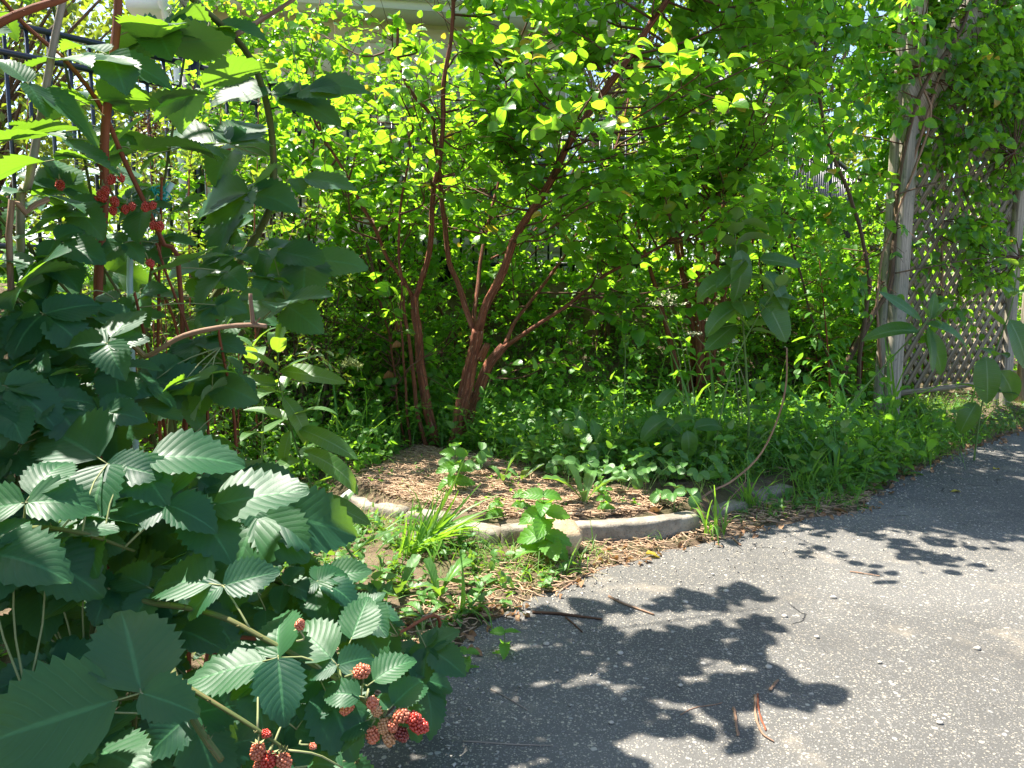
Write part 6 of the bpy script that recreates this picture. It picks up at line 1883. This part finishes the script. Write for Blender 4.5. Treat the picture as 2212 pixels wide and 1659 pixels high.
# dead leaves
def fallen(name, label, n, xr, yr, keep, sz, mat):
    P = scatter_ground(n, xr, yr, keep); P[:, 2] = np.where(poly_dist(ASPH, P[:, 0], P[:, 1]) > 0, AZ, P[:, 2]) + .010
    me = scatter(name, T_LITT, P, rng.normal(size=(n, 3)) * [1, 1, .12], UP + rng.normal(0, .3, (n, 3)), sz * rng.uniform(.5, 1.2, n), mat)
    o = bpy.data.objects.new(name, me); o['kind'] = 'stuff'; tag(o, label, 'leaf litter'); link(o)
fallen('leaf_litter', 'brown crumbled leaves along the asphalt edge', 420, (-.6, 3.9), (1.9, 6.0), lambda x, y: (poly_dist(ASPH, x, y) < .07) & (poly_dist(ASPH, x, y) > -.2) & ~edging_zone(x, y), .038, M_LITTER)
fallen('leaf_litter', 'brown leaves lying in the mulch of the bed', 170, (-.7, 1.0), (3.15, 4.6), lambda x, y: in_poly(MULCH, x, y) & ~edging_zone(x, y), .04, M_LITTER)
def one_leaf(u, v, sz, label, mat, a, z=.012, n=(0, 0, 1), k=0):
    p = ground(u, v); p[2] = max(p[2], AZ if poly_dist(ASPH, np.array([p[0]]), np.array([p[1]]))[0] > 0 else -1) + z
    o = leaf_obj('fallen_leaf', tpl_meshes('dead_leaf', T_LITT, mat)[k], None, p, (math.cos(a), math.sin(a), 0.05), n, sz, Vector((0, 0, 0)))
    tag(o, label, 'fallen leaf', 'fallen leaves')
one_leaf(1395, 1213, .085, 'curled orange fallen leaf on the asphalt before the long curved stone', M_YLEAF, 0.1, k=1)
one_leaf(2075, 1080, .06, 'flat yellow fallen leaf on the shaded asphalt', M_YLEAF, 2.6, .004, k=0)
one_leaf(2145, 1028, .05, 'small yellow leaf on the dark asphalt near the lattice', M_YLEAF, 0.3, .004, k=0)
one_leaf(1425, 1108, .10, 'large reddish brown curled dead leaf in the mulch by the curved stone', M_LITTER, 2.0, .03, (.5, -.6, .6), 2)
one_leaf(1320, 1215, .06, 'orange brown dead leaf beside the grass tuft at the rock', M_LITTER, 1.0, .01, k=3)
one_leaf(1040, 1345, .09, 'long curled tan dead leaf at the grass edge on the asphalt', M_LITTER, 1.4, .02, (.6, -.5, .5), 4)
one_leaf(1800, 1125, .10, 'brown dead leaf under the lobed weed on the asphalt', M_LITTER, .2, .012, k=1)
one_leaf(1130, 1362, .05, 'small tan dead leaf lying on the shaded asphalt', M_LITTER, .9, .01, k=2)
one_leaf(1510, 1186, .03, 'tiny orange dead leaf near the end of the curved stone', M_LITTER, .5, .008, k=2)
one_leaf(1662, 1105, .05, 'pale tan leaf standing against the dark edging stone', M_YLEAF, 1.5, .02, (0, -1, .3), k=0)

# ------------------------------------------------------------------ sticks
def stick(name, pts, r0, r1, label, mat, z=None, cat='stick', n=14, grp='twigs on the asphalt'):
    P = []
    for q in pts:
        p = ground(q[0], q[1])
        if poly_dist(ASPH, np.array([p[0]]), np.array([p[1]]))[0] > 0: p = flat(q[0], q[1], AZ)
        p[2] += r0 * .9 + (q[2] if len(q) > 2 else 0)
        P.append(p)
    P = spline(P, n)
    b = P[0].copy()
    mb = MB(); mb.tube((P - b) / np.array([1, 1, .45 if name == 'bark_strip' else 1]), np.linspace(r0, r1, n), 6, rough=.28 if name == 'bark_strip' else .1)
    o = bpy.data.objects.new(name, mb.mesh(name, mat)); o.location = b
    if name == 'bark_strip': o.scale = (1, 1, .45)
    tag(o, label, cat, grp); link(o)
    return o
stick('twig', [(1315, 1290), (1345, 1305), (1380, 1318), (1413, 1330)], .0042, .003, 'pale bent twig lying on the sunny asphalt', M_CANE_T)
stick('twig', [(1150, 1325), (1200, 1328), (1260, 1335), (1300, 1340)], .005, .003, 'dark brown twig in the leaf shadow at the asphalt corner', M_TWIG)
stick('twig', [(1222, 1335), (1240, 1350), (1258, 1367)], .003, .002, 'short forked twig end beside the dark brown one', M_TWIG)
stick('twig', [(1215, 1275), (1270, 1262), (1340, 1240), (1362, 1222)], .004, .003, 'thin tan twig along the edge of the dirt', M_CANE_T)
stick('bark_strip', [(1633, 1505), (1632, 1545), (1645, 1585), (1672, 1605)], .0042, .0021, 'long curved strip of orange bark on the sunny asphalt', M_CANE_T)
stick('bark_strip', [(1636, 1500), (1640, 1540), (1655, 1580)], .0028, .0021, 'second strip of orange bark lying along the long curved one', M_CANE_R)
stick('bark_strip', [(1585, 1530), (1590, 1560), (1594, 1592)], .0035, .0028, 'short bark strip at the tip of the leaf shadow', M_CANE_T)
stick('bark_strip', [(1664, 1494), (1672, 1482), (1680, 1472)], .0042, .0035, 'stubby bark piece above the long curved strip', M_CANE_T)
stick('bark_strip', [(1836, 1236), (1862, 1240), (1900, 1246)], .0042, .0028, 'pale wood splinter on the asphalt beside the tree shadow', M_CANE_T)
stick('twig', [(1550, 1180), (1575, 1178), (1600, 1180)], .005, .004, 'brown twig piece near the end of the long curved stone', M_CANE_T)
stick('twig', [(1470, 1545), (1500, 1530), (1545, 1523), (1560, 1519)], .0016, .001, 'hair thin dry stem on the asphalt near the bark strips', M_CANE_T)
stick('twig', [(1060, 1490), (1090, 1505), (1140, 1535)], .0018, .0012, 'dry grass stem on the shaded asphalt', M_CANE_D)
stick('twig', [(1000, 1602), (1060, 1606), (1120, 1610), (1190, 1612)], .0018, .0012, 'long dry stem in the shadow beside the berries', M_CANE_D)
stick('twig', [(1060, 1110), (1130, 1108), (1200, 1112), (1290, 1100)], .008, .005, 'thick bark covered stick lying in the bed mulch', M_CANE_T, grp='sticks in the bed')
stick('twig', [(1280, 1105), (1350, 1098), (1420, 1108), (1480, 1112)], .007, .004, 'long light stick behind the curved stone', M_CANE_T, grp='sticks in the bed')
for (u, v) in ((1568, 1276), (1660, 1440), (1180, 1390), (1800, 1290), (1900, 1430), (1540, 1240), (2030, 1560), (1470, 1480), (1340, 1410), (1695, 1330), (1480, 1300), (2110, 1400), (1320, 1560), (1765, 1375)):
    p = flat(u, v, AZ + .004); s = rng.uniform(.004, .009)
    o = rock('pebble', (float(p[0]), float(p[1]), float(p[2])), (s * 1.3, s, s * .7), None, M_PEB, int(u), 4, 2)
    tag(o, 'small loose pebble lying on the asphalt', 'pebble', 'pebbles on the asphalt')
# curved bare twig standing out of the bed
cb = ground(1470, 1108)
ct = thing('curved_twig', cb, 'long bare tan twig curving up out of the bed behind the curved stone', 'twig')
part('shaft', curve_mb([cb, at(1520, 1072, 3.35), at(1580, 1040, 3.4), at(1640, 985, 3.4), at(1680, 905, 3.38), at(1698, 830, 3.35), at(1700, 752, 3.3)], .0058, .0034, 7, 26).mesh('shaft', M_CANE_T), ct)
part('rootlet', curve_mb([at(1608, 1015, 3.4), at(1610, 1040, 3.38), at(1590, 1062, 3.36), at(1560, 1100, 3.3)], .002, .0012, 5, 10).mesh('rootlet', M_CANE_T), ct)

# ------------------------------------------------------------------ trees far behind
def tree(name, label, x, y, h, r, n, size, mat, tpls=T_TREE, trunk=.14, low=.25, group='trees beyond the fence', clump=34, cr=.55):
    z0 = Hs(x, y)
    root = thing(name, (x, y, z0), label, 'tree', group)
    P = spline([(x, y, z0 - .1), (x + rng.normal(0, .15), y, z0 + h * .4), (x + rng.normal(0, .3), y, z0 + h * .85)], 14)
    mb = MB(); mb.tube(P, np.linspace(trunk, trunk * .25, 14), 9, rough=.06); part('trunk', mb.mesh('trunk', M_BROWNB), root)
    C = []
    while len(C) < n:
        g = rng.uniform(-1, 1, 3)
        if np.linalg.norm(g) > 1: continue
        if np.linalg.norm(g) < .45 and rng.uniform() < .6: continue
        C.append((x + g[0] * r, y + g[1] * r, z0 + h * (low + (1 - low) * (g[2] * .5 + .5))))
    C = np.array(C)
    br = MB()
    for c in C[::3]:
        s = P[int(np.clip((c[2] - z0) / h * 11 - 1, 2, 13))]
        br.tube(spline([s, (s + c) / 2 + UP * .1, c], 6), np.linspace(trunk * .3, .015, 6), 5)
    part('branches', br.mesh('branches', M_BROWNB), root, kind='stuff')
    PP = (C[:, None] + rng.normal(0, cr, (len(C), clump, 3)) * [1, 1, .6]).reshape(-1, 3)
    m = len(PP)
    part('crown', scatter('crown', tpls, PP, rng.normal(size=(m, 3)), UP * .6 + rng.normal(0, .5, (m, 3)), size * rng.uniform(.7, 1.2, m), mat), root, kind='stuff')
for a in (('broad yellow green tree standing just beyond the fence pickets', -8.5, 13, 8.5, 3.0, 190, .15, M_TREE),
          ('tall light green tree between the fence and the house corner', -5.6, 16.5, 10, 3.2, 190, .16, M_TREE),
          ('dark green tree filling the very top corner above the bowed cane', -11, 11.5, 11, 3.3, 170, .15, M_DARKL),
          ('sunny tree far behind the house corner', -8.5, 21, 9.5, 3.6, 170, .2, M_TREE),
          ('distant tree closing the gap beyond the fence', -14, 20, 10, 4, 160, .2, M_TREE)):
    tree('leafy_tree', a[0], *a[1:], low=.05)
tree('leafy_tree', 'green tree over the house roof behind the large shrub', 4.6, 15.5, 9.5, 2.8, 160, .16, M_TREE, low=.1)
tree('leafy_tree', 'bright tree rising behind the wooden lattice screen', 9.5, 13.5, 8, 2.8, 170, .15, M_TREE, low=.0)
tree('leafy_tree', 'green tree beyond the far lattice panel by the path', 12.5, 10.5, 7, 2.6, 150, .15, M_TREE, low=.0)
tree('conifer_tree', 'dark conifer behind the grey house roof', 1.9, 14.0, 10, 1.5, 130, .16, M_CONIF, T_NEED, .16, .05, 'conifers behind the house', 60, .35)
tree('conifer_tree', 'dark conifer between the large shrub and the vine', 4.55, 12.6, 9, 1.1, 130, .16, M_CONIF, T_NEED, .16, .05, 'conifers behind the house', 60, .3)
